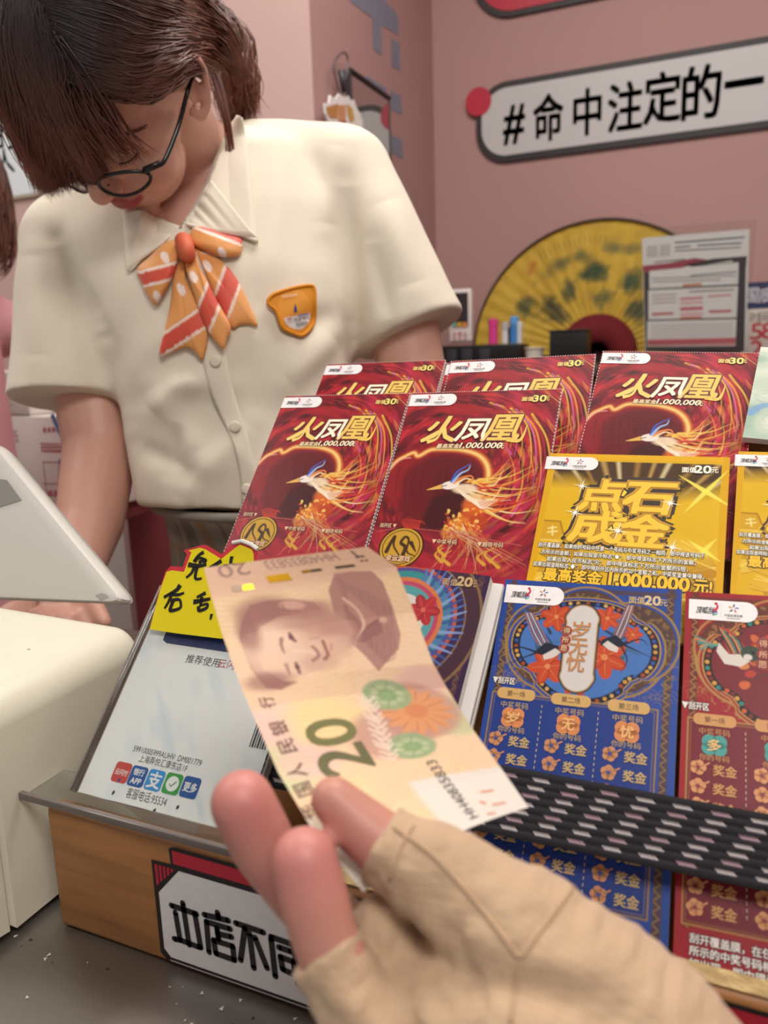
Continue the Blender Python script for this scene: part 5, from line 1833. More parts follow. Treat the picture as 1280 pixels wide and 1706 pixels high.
# eyes, brows, nose, mouth (the head lies on its side)
P.stroke([f(325, 405), f(330, 430), f(340, 455)], .0016, '#8e5e58', .8, w1=.0008); P.stroke([f(358, 388), f(365, 405), f(378, 412)], .0014, '#75474a', .9)
P.disc(*f(366, 402), .0010, .0012, '#6b4144', 1)
P.stroke([f(348, 500), f(355, 520), f(362, 540)], .0014, '#8e5e58', .7, w1=.0008); P.stroke([f(385, 495), f(392, 510), f(396, 530)], .0012, '#75474a', .9); P.disc(*f(392, 512), .0009, .0011, '#6b4144', 1)
P.stroke([f(370, 450), f(420, 455), f(452, 462)], .0010, '#e6c8b2', .8); P.stroke([f(440, 435), f(458, 448), f(462, 470), f(448, 485)], .0012, '#9a6a61', .9)
P.stroke([f(482, 412), f(492, 440), f(498, 465), f(490, 478)], .0013, '#94524f', .9); P.stroke([f(510, 425), f(515, 450)], .0008, '#b58074', .8)
P.stroke([f(430, 405), f(468, 400)], .0006, '#b08074', .7)
# flower rosette with two green buds
for (x, y, r, c, c2) in ((825, 670, .0150, '#c9866a', '#b0715e'), ):
    P.disc(*f(740, 760), .0145, .0125, '#b5837a', .75, soft=.4)
    P.disc(*f(x, y), r * 1.05, r * .95, '#bd8a7c', .8, soft=.25)
    for k in range(14):
        a = k * 2 * pi / 14
        c0 = f(x, y)
        P.disc(c0[0] + r * .5 * cos(a), c0[1] + r * .45 * sin(a), r * .38, r * .15, '#d9935f', .95, rot=a, soft=.5)
        P.stroke([c0, (c0[0] + r * .8 * cos(a + .1), c0[1] + r * .72 * sin(a + .1))], .0004, '#a9604a', .8, n=0)
    P.disc(*f(x, y), r * .26, r * .24, '#cf7f50', 1, soft=.5)
for x, y in ((720, 615), (815, 800)):
    c0 = f(x, y)
    P.disc(*c0, .0086, .0074, '#8fa47a', .95, soft=.2); P.disc(*c0, .0060, .0050, '#adb78c', 1, soft=.3); P.disc(*c0, .0036, .0030, '#86a06f', 1, soft=.3)
    for k in range(8):
        a = k * pi / 4
        P.stroke([(c0[0] + .002 * cos(a), c0[1] + .002 * sin(a)), (c0[0] + .007 * cos(a + .3), c0[1] + .006 * sin(a + .3))], .0005, '#6f8a60', .7, n=0)
for k in range(12):                        # pale embossed pattern band
    c0 = f(640 + 8 * k, 620 + 20 * k)
    P.stroke([(c0[0] - .003, c0[1] - .001), (c0[0], c0[1] + .002), (c0[0] + .003, c0[1])], .0009, '#e2cdb8', .9)
    P.stroke([(c0[0] - .001, c0[1] - .003), (c0[0] + .001, c0[1] + .003)], .0007, '#e2cdb8', .8, n=0)
note = thing('banknote', 'creased orange-brown twenty banknote held up by the gloved hand', 'banknote', dep(606, 1486, .231))
nmap = lambda u, v, h: note_pt(u / NW, v / NH) - FW * (h * 5e-5)[:, None]
g = Gfx()
INK = '#6b4a40'


def ntext(s, x, y, w, hh, c, rot, h=3, bold=0.0):
    g.text(s, *f(x, y), w, hh, c, h, bold=bold, rot=rot)


R90 = pi / 2
# the long edge lettering, read along the left side of the photo
for ch, x, y, w in (('行', 280, 638, .0050), ('银', 323, 735, .0056), ('民', 350, 805, .0054), ('人', 385, 890, .0058), ('国', 415, 960, .0056), ('华', 440, 1040, .0056)):
    ntext(ch, x, y, w, w, INK, -R90, bold=.02)
ntext('2', 560, 852, .0125, .0170, '#5f5c34', -R90, bold=.02)
ntext('0', 515, 748, .0105, .0165, '#6c6a34', -R90, bold=.02)
g2 = Paint
for a, (x, y) in ((.0018, (535, 775)), (.0016, (480, 725)), (.0018, (560, 870))):
    pass
ntext('HH40835833', 955, 965, .040, .0038, '#3f3b3a', -R90 , bold=.01)
ntext('20', 150, 155, .0125, .0040, '#9a756a', pi)
ntext('HH40835833', 400, 118, .0300, .0028, '#a98578', pi)
ntext('L', 605, 90, .0030, .0022, '#6f5450', 0, bold=.02)
ntext('::', 625, 112, .0030, .0018, '#6f5450', 0, bold=.02)
for (x, y, w, h_, c) in ((1085, 965, .0050, .0016, '#d97a50'), (1130, 1010, .0052, .0014, '#d9825c'), (1070, 1005, .0016, .0034, '#d97a50'), (1098, 1048, .0034, .0014, '#d98a66')):
    c0 = f(x, y)
    g.line([(c0[0] - w / 2, c0[1] - h_ / 3), (c0[0] + w / 2, c0[1] + h_ / 3)], .0011, c, 3)
M_GOLD = mat('gold_security_thread', '#b98a1c', rough=.25, metal=.8)
M_DKT = mat('dark_security_thread', '#6a5848', rough=.3, metal=.5)
for x0_, x1_, y_, m_ in ((150, 190, 222, M_DKT), (185, 225, 216, M_GOLD), (280, 360, 190, M_GOLD), (405, 440, 163, M_GOLD), (440, 480, 156, M_DKT), (525, 598, 143, M_DKT)):
    a, b = f(x0_, y_), f(x1_, y_ - (x1_ - x0_) * .13)
    th_ = .0024 if x0_ < 400 else .0009
    g.poly([(a[0], a[1] - th_ * .5), (b[0], b[1] - th_ * .5), (b[0], b[1] + th_ * .5), (a[0], a[1] + th_ * .5)], m_, 2)
paper = g.build('note_paper', nmap, note, extra=P.extra(nmap, mat('banknote_paper', attr='col', rough=.6, bump=.06, bscale=700)), smooth=True)

# ================================================================== the customer's gloved hand
M_SKIN = mat('skin', attr='col', rough=.45, sss=.12, bump=.03, bscale=500)
hand = thing('person', "customer's hand in a beige fingerless sun glove, pinching the banknote", 'person', dep(1200, 1900, .20))
Fx = lambda *p: dep(*p)
idx = [(404, 1337, .247), (440, 1408, .250), (505, 1500, .252), (600, 1590, .247), (720, 1690, .236)]
mid = [(507, 1434, .226), (524, 1500, .224), (545, 1572, .222), (600, 1680, .219), (720, 1810, .212)]
rin = [(640, 1560, .236), (668, 1620, .230), (700, 1700, .222), (790, 1830, .214)]
pin = [(690, 1620, .242), (730, 1690, .236), (800, 1790, .225), (880, 1860, .216)]
thb = [(556, 1332, .238), (600, 1375, .237), (645, 1412, .236), (745, 1470, .230), (900, 1600, .222), (1080, 1760, .212)]
geos = chain([Fx(*p) for p in idx], [.0103, .0105, .0093, .0098, .0125])
geos += chain([Fx(*p) for p in mid], [.0097, .0101, .0096, .0100, .0125])
geos += chain([Fx(*p) for p in rin], [.0088, .0090, .0092, .0118])
geos += chain([Fx(*p) for p in pin], [.0078, .0082, .0088, .0110])
geos += chain([Fx(*p) for p in thb], [.0072, .0090, .0100, .0125, .0190, .0240])
geos += chain([Fx(720, 1700, .226), Fx(900, 1760, .215), Fx(1250, 1980, .20), Fx(1650, 2300, .185)], [.020, .029, .028, .032], 28)
LIPC = lin('#b2575c')


def hand_col(co):
    p = co - CAM
    z = p @ FW
    x, y = 640 + FPX * (p @ RT) / z, 853 - FPX * (p @ UP) / z
    c = np.tile(lin('#bd8576'), (len(co), 1))
    w = np.zeros(len(co))
    for q, r in ((idx[0], 110), (mid[0], 110)):
        w = np.maximum(w, np.clip(1.2 - np.hypot(x - q[0], y - q[1]) / r, 0, 1))
    c = c * (1 - .8 * w[:, None]) + lin('#c27a76') * .8 * w[:, None]
    return c


body = weld('hand', geos, .0011, M_SKIN, hand, 8, colors=hand_col)
# thumb nail
nb = [Fx(556, 1318, .2295), Fx(590, 1322, .2285), Fx(618, 1352, .2280), Fx(606, 1368, .2282), Fx(572, 1352, .2290)]

M_GLOVE = mat('beige_glove_knit', '#b79b7e', rough=.85, sheen=.2, noise=.03, nscale=60)
nt = M_GLOVE.node_tree
bs = nt.nodes['Principled BSDF']
tcn = nt.nodes.new('ShaderNodeTexCoord')
vor = nt.nodes.new('ShaderNodeTexVoronoi')
vor.inputs['Scale'].default_value = 420
vor.inputs['Randomness'].default_value = .25
nt.links.new(tcn.outputs['Object'], vor.inputs['Vector'])
bpn = nt.nodes.new('ShaderNodeBump')
bpn.inputs['Strength'].default_value = .3
bpn.inputs['Distance'].default_value = .0008
nt.links.new(vor.outputs['Distance'], bpn.inputs['Height'])
nt.links.new(bpn.outputs[0], bs.inputs['Normal'])
gg = []
e = .0016
gg += [cone(Fx(632, 1398, .2362), .0122, Fx(745, 1470, .230), .0150)]
gg += chain([Fx(745, 1470, .230), Fx(900, 1600, .222), Fx(1080, 1760, .212)], [.0150, .0225, .0262], 28)
gg += [cone(Fx(530, 1580, .2224), .0106, Fx(600, 1680, .219), .0118)] + chain([Fx(600, 1680, .219), Fx(720, 1810, .212)], [.0118, .0145])
gg += [cone(Fx(545, 1525, .2502), .0112, Fx(600, 1590, .247), .0118)] + chain([Fx(600, 1590, .247), Fx(720, 1690, .236)], [.0118, .0145])
gg += chain([Fx(638, 1554, .2362), Fx(655, 1590, .234), Fx(700, 1700, .222), Fx(790, 1830, .214)], [.0108, .0106, .0112, .0138])
gg += chain([Fx(720, 1660, .238), Fx(800, 1790, .225), Fx(880, 1860, .216)], [.0096, .0104, .0126])
gg += chain([Fx(720, 1700, .226), Fx(900, 1760, .215), Fx(1250, 1980, .20), Fx(1650, 2300, .185)], [.0218, .031, .030, .034], 28)


def wrinkle(co):
    q = (co - CAM) * 1000
    a = noise2(q[:, 0] * .10 + q[:, 2] * .05, q[:, 1] * .05 + q[:, 2] * .12, 61) - .5
    b = noise2(q[:, 0] * .30 + 5, q[:, 2] * .22 + q[:, 1] * .1, 62) - .5
    return a * .0030 + b * .0012


glove = weld('glove', gg, .0012, M_GLOVE, hand, 5, disp=wrinkle)
GB = BVHTree.FromPolygons([v.co.copy() for v in glove.data.vertices], [tuple(p.vertices) for p in glove.data.polygons])


def on_glove(pts, off=.0002):
    out = []
    for x, y in smooth_line(pts, 10):
        r = ray(x, y); r = r / np.linalg.norm(r)
        h = GB.ray_cast(Vector(CAM), Vector(r))
        if h[0] is not None:
            out.append(CAM + r * (h[3] - off))
    return out


sg = [tube(on_glove(p), .0006, 8) for p in ([(655, 1378), (720, 1425), (800, 1512), (866, 1598)], [(866, 1598), (905, 1545), (962, 1470)], [(866, 1600), (858, 1650), (850, 1704)], [(690, 1375), (668, 1410), (650, 1465)])]
mesh('seam', *cat_geo(sg), mat('glove_seam', '#b2967a', rough=.9), glove, True)

# ================================================================== the shop assistant
HO = dep(202, 141, .722)
HS = .95
# the head's own axes, given in camera directions (right, up, towards the camera)
cv = lambda a: RT * a[0] + UP * a[1] - FW * a[2]
hf = np.array([-.2506, -.944, .2107]); hf /= np.linalg.norm(hf)
hu = np.array([-.2115, .2665, .9397]); hu -= hf * (hu @ hf); hu /= np.linalg.norm(hu)
hl = np.cross(hu, hf)
HM = np.array([cv(hl), cv(hf), cv(hu)]) * HS          # rows: left, forward, up
hd = lambda l, f, u: HO + np.array([l, f, u]) @ HM
hinv = lambda co: (co - HO) @ HM.T / HS ** 2

girl = thing('person', 'shop assistant in cream short-sleeved shirt and orange bow, bent over the counter looking down', 'person', (dep(400, 850, .86)[0], dep(400, 850, .86)[1], 0))
G = []


def he(c, r, M=None):
    return ellipsoid(hd(*c), r, HM if M is None else M @ HM, 28)


G += [he((0, -.008, .034), (.074, .094, .084)), he((0, .034, -.004), (.063, .056, .074)), he((0, .040, -.058), (.050, .048, .042)),
      he((0, .076, -.090), (.019, .017, .016)), he((.034, .058, -.034), (.029, .028, .030)), he((-.034, .058, -.034), (.029, .028, .030)),
      he((0, .070, -.054), (.026, .026, .024)), he((0, .090, -.050), (.021, .0085, .0065)), he((0, .0885, -.0605), (.017, .0085, .0070)),
      he((.031, .072, .010), (.015, .013, .011)), he((-.031, .072, .010), (.015, .013, .011)),
      he((.030, .072, .030), (.022, .013, .009)), he((-.030, .072, .030), (.022, .013, .009))]
G += [capsule(hd(0, .084, .012), .0085, hd(0, .104, -.026), .0115), he((.0095, .094, -.030), (.0085, .009, .007)), he((-.0095, .094, -.030), (.0085, .009, .007))]
for s in (1, -1):                                      # ears
    rimE = [(s * .073, .010, -.020), (s * .077, .006, -.030), (s * .081, -.004, -.026), (s * .085, -.013, -.012), (s * .088, -.018, .004), (s * .088, -.017, .018), (s * .085, -.009, .028), (s * .080, .002, .028), (s * .076, .009, .018), (s * .0745, .008, .006)]
    G += chain([hd(*p) for p in rimE], [.0046, .0050, .0050, .0042, .0038, .0038, .0038, .0038, .0036, .0034], 12)
    G += [he((s * .076, -.003, .002), (.0045, .012, .022))]
nb0, nb1 = hd(0, -.018, -.045), dep(335, 300, .885)
G += chain([nb0, nb0 * .45 + nb1 * .55 - FW * .004, nb1], [.050, .050, .060], 28)


def sring(px, py, z, hw, hd_, tilt, tw=0.0, n=44):
    """one tilted body ring: centre in the photo, half width and half depth in metres"""
    c = dep(px, py, z)
    ax = RT + UP * (-tilt); ax /= np.linalg.norm(ax)
    fwd = FW - ax * (FW @ ax); fwd = fwd / np.linalg.norm(fwd)
    a2 = ax * cos(tw) + fwd * sin(tw); f2 = fwd * cos(tw) - ax * sin(tw)
    th = np.arange(n) * 2 * pi / n
    sgn = lambda v: np.sign(v) * np.abs(v) ** .85
    return c + sgn(np.cos(th))[:, None] * a2 * hw + sgn(np.sin(th))[:, None] * f2 * hd_


TR = [(350, 232, .895, .050, .050, -.2), (345, 262, .89, .105, .062, -.2), (338, 305, .885, .150, .082, -.19), (345, 400, .875, .163, .098, -.14), (362, 500, .865, .150, .112, -.08), (383, 600, .860, .137, .110, -.03), (400, 700, .860, .124, .102, .02), (412, 790, .858, .124, .104, .05), (418, 852, .856, .118, .098, .06)]
inner = [sring(a, b, c, d * .84, e * .84, t) for a, b, c, d, e, t in TR]
V, F = loft(inner)
G += [(V, F)]
pelvis = dep(425, 900, .862) + np.array([0, .10, -.05])
G += [ellipsoid(pelvis, (.125, .10, .12))]
for s in (-1, 1):
    G += chain([pelvis + X3 * .07 * s - Z3 * .05, pelvis + X3 * .075 * s + Y3 * .01 - Z3 * .50, np.array([pelvis[0] + .075 * s, pelvis[1] + .03, .07])], [.085, .055, .038])
    G += [capsule(np.array([pelvis[0] + .075 * s, pelvis[1] + .04, .035]), .034, np.array([pelvis[0] + .08 * s, pelvis[1] - .11, .028]), .027)]
# her left arm (image right), reaching down behind the tickets
L = [dep(575, 300, .885), dep(660, 480, .875), dep(700, 690, .870), dep(668, 800, .83), dep(600, 905, .800)]
G += chain(L, [.044, .041, .037, .032, .024])
# her right arm (image left), hand on the counter
Rr = [dep(120, 415, .885), dep(140, 580, .875), dep(168, 745, .860), dep(150, 870, .815), dep(120, 972, .765)]
G += chain(Rr, [.045, .042, .040, .035, .0245])
pm_ = dep(104, 1012, .742)
G += chain([Rr[-1], pm_], [.024, .022])
for k, (x, y, z, x2, y2, z2, r) in enumerate(((128, 1022, .722, 146, 1058, .700, .0085), (106, 1030, .716, 112, 1068, .694, .0088), (86, 1030, .716, 76, 1070, .696, .0086), (70, 1022, .722, 44, 1056, .706, .0076), (140, 1000, .728, 172, 1036, .706, .0092))):
    a, b = dep(x, y, z), dep(x2, y2, z2)
    b[2] = max(b[2], 1.0095)
    m_ = (a + b) / 2 + Z3 * .007
    G += chain([pm_, a, m_, b], [.013, r * 1.12, r * 1.05, r * .85], 14)
for k in range(5):                                     # the other hand, on the counter behind the rack
    pass
pl = dep(585, 935, .790); G += chain([L[-1], pl], [.023, .021])
for k in range(4):
    a = pl + RT * (-.012 + .010 * k) - Z3 * .022 - Y3 * .020
    b = a - Y3 * .035 - Z3 * .012 + RT * (k - 1.5) * .006
    G += chain([pl, a, (a + b) / 2 + Z3 * .005, b], [.012, .0088, .0084, .0070], 14)
a = pl - RT * .030 - Y3 * .025; G += chain([pl, a, a - Y3 * .03 - Z3 * .010], [.012, .0092, .0078], 14)


def skin_col(co):
    q = hinv(co)
    c = np.tile(lin('#d3a391'), (len(co), 1))
    l, f, u = q[:, 0], q[:, 1], q[:, 2]

    def blend(w, col):
        nonlocal c
        w = np.clip(w, 0, 1)[:, None]
        c = c * (1 - w) + lin(col) * w
    face = (f > .03) & (f < .15) & (np.abs(l) < .1) & (np.abs(u) < .15)
    blend(face * np.clip(1.2 - np.hypot(np.abs(l) - .036, u + .034) / .026, 0, 1) * .30, '#cf8a7c')
    lip = ((l / .0225) ** 2 + ((u + .0552) / .0105) ** 2)
    blend(face * (f > .072) * np.clip((1.15 - lip) * 4, 0, 1), '#a84a4c')
    blend(face * (f > .072) * (np.abs(l) < .021) * np.clip(1 - np.abs(u + .0552 + .0012 * np.cos(l * 200)) / .0013, 0, 1), '#7a2a30')
    blend(face * np.clip(1.1 - np.hypot(l, u + .03) / .016, 0, 1) * .35, '#cf8f80')
    arm = np.clip((1.3 - co[:, 2]) * 4, 0, 1)
    blend(arm * .30, '#c58a78')
    return c


body = weld('body', G, .0022, M_SKIN, girl, 5, colors=skin_col)
# ---- shirt
M_SHIRT = mat('cream_cotton', '#e3dac7', rough=.85, sheen=.15, noise=.012, nscale=300, bump=.04, bscale=900)
S_ = [loft([sring(a, b, c, d, e, t) for a, b, c, d, e, t in TR[1:]])]
# shoulder caps and sleeves
S_ += [capsule(dep(430, 276, .888), .050, dep(570, 298, .885), .060, 28), capsule(dep(250, 340, .888), .052, dep(128, 410, .885), .060, 28)]
S_ += [cone(dep(556, 275, .885), .060, dep(683, 560, .875), .0665, 40), cone(dep(138, 395, .885), .062, dep(126, 672, .868), .0735, 40)]
S_ += [ellipsoid(dep(330, 775, .84), (.075, .060, .050)), ellipsoid(dep(440, 525, .815), (.066, .045, .070)), ellipsoid(dep(275, 535, .815), (.066, .045, .070))]
S_ += [cone(dep(290, 780, .860), .040, dep(238, 800, .862), .030, 24)]


def crease(co):
    """where sleeve and body meet: extra smoothing"""
    q = co - CAM
    z = q @ FW
    x, y = 640 + FPX * (q @ RT) / z, 853 - FPX * (q @ UP) / z
    w = np.zeros(len(co))
    for x0, y0, x1, y1, r in ((130, 420, 235, 700, 60), (575, 330, 600, 640, 55), (90, 350, 160, 400, 60), (540, 230, 600, 300, 60), (440, 420, 440, 480, 60)):
        t = np.clip(((x - x0) * (x1 - x0) + (y - y0) * (y1 - y0)) / ((x1 - x0) ** 2 + (y1 - y0) ** 2), 0, 1)
        d = np.hypot(x - x0 - t * (x1 - x0), y - y0 - t * (y1 - y0)) / r
        w = np.maximum(w, np.clip(1.4 - d, 0, 1))
    return w


def folds(co):
    q = (co - CAM)
    z = q @ FW
    x, y = 640 + FPX * (q @ RT) / z, 853 - FPX * (q @ UP) / z
    d = .0045 * (noise2(x / 95 + y / 260 + 7, y / 150 - x / 400 + 3, 71) - .5)
    d += .0035 * (noise2((x + .8 * y) / 60, (y - .6 * x) / 210 + 40, 72) - .5) * np.clip((y - 380) / 200, 0, 1)
    for (x0, y0, x1, y1, w, a) in ((575, 300, 590, 520, 22, -.008), (590, 520, 575, 640, 22, -.007), (470, 225, 440, 520, 26, .005), (560, 235, 545, 380, 22, .006),
                                   (150, 520, 215, 700, 26, -.006), (95, 400, 160, 560, 16, -.010), (330, 620, 255, 690, 22, .007), (390, 640, 270, 640, 20, .005),
                                   (560, 520, 470, 560, 20, -.006), (560, 560, 480, 640, 22, .006), (300, 700, 280, 790, 14, -.007), (255, 640, 330, 760, 22, .006),
                                   (640, 330, 690, 480, 26, .007), (620, 400, 650, 540, 16, -.005), (60, 420, 60, 600, 24, .006), (420, 700, 300, 840, 24, .006), (230, 740, 330, 800, 18, -.007)):
        t = np.clip(((x - x0) * (x1 - x0) + (y - y0) * (y1 - y0)) / ((x1 - x0) ** 2 + (y1 - y0) ** 2), 0, 1)
        r = np.hypot(x - x0 - t * (x1 - x0), y - y0 - t * (y1 - y0)) / w
        d += a * np.exp(-r * r) * np.sin(np.clip(t, .05, .95) * pi) ** .6
    return np.where(q @ FW < .92, d, 0)


shirt = weld('shirt', S_, .0026, M_SHIRT, girl, 14, disp=folds, soft=crease)
# open the neckline
bm = bmesh.new(); bm.from_mesh(shirt.data)
NKP = [(222, 342), (262, 367), (301, 381), (330, 340), (352, 296), (378, 232), (398, 186), (380, 150), (222, 150)]
dead = []
for f_ in bm.faces:
    p = np.array(f_.calc_center_median()) - CAM
    z = p @ FW
    x, y = 640 + FPX * (p @ RT) / z, 853 - FPX * (p @ UP) / z
    ins = False
    for i in range(len(NKP)):
        (x0, y0), (x1, y1) = NKP[i], NKP[(i + 1) % len(NKP)]
        if (y0 > y) != (y1 > y) and x < (x1 - x0) * (y - y0) / (y1 - y0) + x0:
            ins = not ins
    if ins:
        dead.append(f_)
bmesh.ops.delete(bm, geom=dead, context='FACES')
bm.to_mesh(shirt.data); bm.free()
BV = [bvh_of(shirt), bvh_of(body)]


def surf(x, y, off=0.0, which=None, default=.80):
    """point of her surface seen at a photo position, lifted by off along the line of sight"""
    r = ray(x, y)
    rn = r / np.linalg.norm(r)
    best = None
    for b in (BV if which is None else [BV[which]]):
        h = b.ray_cast(Vector(CAM), Vector(rn))
        if h[0] is not None and (best is None or h[3] < best):
            best = h[3]
    if best is None:
        best = default * np.linalg.norm(r)
    return CAM + rn * (best - off)


def smooth_surf(px, off, which=0):
    return np.array([surf(x, y, off, which) for x, y in px])


def patch(name, fold, edge, foff, eoff, m, parent, thick=.0022, rows=9, n=24, bulge=.006, fw=None):
    """cloth strip between two photo-space curves laid on her surface"""
    fo_ = smooth_line(fold, 6); ed_ = smooth_line(edge, 6)
    rs = lambda L: np.array([[np.interp(t, np.linspace(0, 1, len(L)), L[:, k]) for k in (0, 1)] for t in np.linspace(0, 1, n)])
    A, B = rs(fo_), rs(ed_)
    dA = np.array([(surf(x, y, foff, fw) - CAM) @ FW for x, y in A]); dB = np.array([(surf(x, y, eoff, 0) - CAM) @ FW for x, y in B])
    k5 = np.ones(7) / 7
    sm = lambda d: np.convolve(np.pad(d, 3, 'edge'), k5, 'valid')
    dA, dB = sm(np.minimum(dA, np.median(dA) + .06)), sm(np.minimum(dB, np.median(dB) + .05))
    V = []
    for r in np.linspace(0, 1, rows):
        for i in range(n):
            xy = A[i] * (1 - r) + B[i] * r
            V.append(dep(xy[0], xy[1], dA[i] * (1 - r) + dB[i] * r - bulge * sin(pi * r)))
    F = [(j * n + i, j * n + i + 1, (j + 1) * n + i + 1, (j + 1) * n + i) for j in range(rows - 1) for i in range(n - 1)]
    o = mesh(name, V, F, m, parent, True)
    md = o.modifiers.new('thick', 'SOLIDIFY'); md.thickness = thick; md.offset = 0
    return o


patch('collar', [(396, 192), (372, 232), (345, 300), (318, 352), (303, 374)], [(403, 196), (412, 240), (420, 310), (430, 397), (372, 388), (330, 377), (303, 376)][:4] + [(428, 398)], .006, .006, M_SHIRT, shirt, bulge=.004)
patch('collar', [(234, 350), (250, 358), (270, 366), (288, 374), (301, 378)], [(206, 352), (208, 400), (213, 452), (232, 435), (262, 412)], .008, .006, M_SHIRT, shirt, bulge=.003)
patch('collar', [(303, 374), (330, 340), (352, 300)], [(318, 376), (372, 389), (429, 398)], .009, .006, M_SHIRT, shirt, bulge=.003)
patch('collar', [(236, 350), (262, 364), (300, 378)], [(213, 452), (238, 430), (268, 408)], .009, .006, M_SHIRT, shirt, bulge=.002)
patch('placket', [(322, 420), (330, 520), (339, 602), (354, 660), (385, 730), (399, 780), (404, 838)], [(362, 420), (370, 520), (379, 602), (395, 670), (418, 745), (430, 795), (436, 845)], .0022, .0022, M_SHIRT, shirt, thick=.0016, rows=7, n=40, bulge=.0006, fw=0)
M_BUT = mat('pearl_button', '#dcd3c0', rough=.2)
for x, y in ((359, 602), (392, 711), (412, 815)):
    p = surf(x, y, .0040, 0)
    mesh('button', *tube([p + FW * .001, p - FW * .0008, p - FW * .0012], [.0055, .0055, .0042], 20), M_BUT, shirt, True)


def pillow(name, outline, colour, off, height, m, parent, n=90, rings=18, which=0, follow=False):
    """padded cloth piece with a printed pattern; outline and pattern in photo points"""
    O = smooth_line(outline, 6, closed=True)
    seg = np.r_[0, np.cumsum(np.hypot(*np.diff(np.vstack([O, O[:1]]), axis=0).T))]
    O2 = np.vstack([O, O[:1]])
    O = np.stack([np.interp(np.linspace(0, seg[-1], n, endpoint=False), seg, O2[:, k]) for k in (0, 1)], 1)
    c = O.mean(0)
    zc = np.array([(surf(x, y, 0, which) - CAM) @ FW for x, y in O])
    zb = np.median(zc)
    zc = np.clip(zc, zb - .03, zb + .03)
    k5 = np.ones(9) / 9
    zc = np.convolve(np.r_[zc[-4:], zc, zc[:4]], k5, 'valid')
    V, C = [], []
    for t in np.linspace(1, 0.02, rings):
        for i in range(n):
            x, y = c + (O[i] - c) * t
            z = zc[i] * t + zc.mean() * (1 - t)
            if follow:
                z = min(z, (surf(x, y, 0, which) - CAM) @ FW)
            hgt = height * sqrt(max(0, 1 - t ** 2.2)) + off
            V.append(dep(x, y, z - hgt)); C.append(colour(x, y))
    F = [(r * n + i, r * n + (i + 1) % n, (r + 1) * n + (i + 1) % n, (r + 1) * n + i) for r in range(rings - 1) for i in range(n)]
    F.append(tuple((rings - 1) * n + i for i in range(n)))
    b = len(V)
    for i in range(n):
        V.append(dep(*O[i], zc[i] - off + .001)); C.append(colour(*O[i]))
    F += [(b + i, b + (i + 1) % n, (i + 1) % n, i) for i in range(n)]
    F.append(tuple(b + i for i in range(n - 1, -1, -1)))
    return mesh(name, V, F, m, parent, True, colors=np.array(C))


z2 = lambda x, y: (200 + x / 3.2, 340 + y / 3.2)
OR, RD, WH = lin('#e29a55'), lin('#d6503c'), lin('#f0dcd2')


def striped(bands, spots=()):
    def f(x, y):
        X, Y = (x - 200) * 3.2, (y - 340) * 3.2
        for cx_, cy_, dx_, dy_, hw in bands:
            L_ = hypot(dx_, dy_)
            d = abs((X - cx_) * dy_ - (Y - cy_) * dx_) / L_
            if d < hw:
                return RD
            if hw + 5 < d < hw + 17 or hw <= d <= hw + 2:
                return WH
        for sx, sy in spots:
            if hypot((X - sx) * .9 - (Y - sy) * .3, (Y - sy) * .6) < 19:
                return WH
        return OR
    return f


M_BOW = mat('satin_bow', attr='col', rough=.55, sheen=.2)
bow = mesh('bow_tie', *tube([surf(*z2(338, 190), .010), surf(*z2(338, 194), .017), surf(*z2(352, 240), .021), surf(*z2(362, 284), .019), surf(*z2(364, 292), .012)], [.005, .0085, .0082, .0080, .005], 20), mat('bow_knot', '#dc6a48', rough=.55), girl, True)
B2 = lambda pts: [z2(*p) for p in pts]
pillow('ribbon_tail', B2([(395, 235), (440, 245), (540, 300), (610, 380), (650, 450), (700, 560), (735, 650), (690, 642), (640, 645), (592, 660), (520, 530), (465, 400), (430, 310)]), striped([(572, 460, 95, -260, 44)], [(465, 330)]), .003, .006, M_BOW, bow, 120, 22)
pillow('ribbon_tail', B2([(320, 300), (345, 310), (352, 400), (430, 560), (470, 690), (442, 830), (405, 795), (370, 770), (345, 765), (280, 788), (210, 810), (240, 660), (270, 520), (280, 420), (300, 340)]), striped([(345, 672, 225, -150, 38)], [(325, 455)]), .005, .006, M_BOW, bow, 120, 22)
pillow('ribbon_tail', B2([(350, 300), (395, 240), (420, 330), (465, 410), (520, 520), (590, 650), (572, 715), (550, 775), (500, 720), (465, 670), (420, 560), (380, 440), (355, 360)]), striped([(472, 550, 85, -210, 42)], [(392, 390)]), .009, .006, M_BOW, bow, 120, 22)
pillow('ribbon_loop', B2([(318, 190), (240, 205), (150, 285), (90, 345), (110, 410), (140, 480), (190, 540), (240, 470), (278, 400), (312, 300), (330, 240)]), striped([(190, 382, 200, -52, 30)], [(240, 285), (200, 495)]), .004, .014, M_BOW, bow, 120, 22)
pillow('ribbon_loop', B2([(370, 165), (400, 118), (480, 130), (560, 160), (645, 185), (652, 240), (632, 275), (555, 285), (480, 262), (400, 228), (372, 205)]), striped([(560, 148, 250, 95, 26)], [(545, 262)]), .004, .013, M_BOW, bow, 120, 22)

# embroidered badge
def badge_col(x, y):
    X, Y = (x - 200) * 3.2, (y - 340) * 3.2
    if Y > 595 - (X - 940) * .18 and hypot((X - 945) / 72, (Y - 590) / 78) < 1:
        return lin('#e2dcd8')
    if hypot((X - 930) / 90, (Y - 560) / 105) < 1:
        return lin('#e89b35')
    return lin('#dd8f1c')


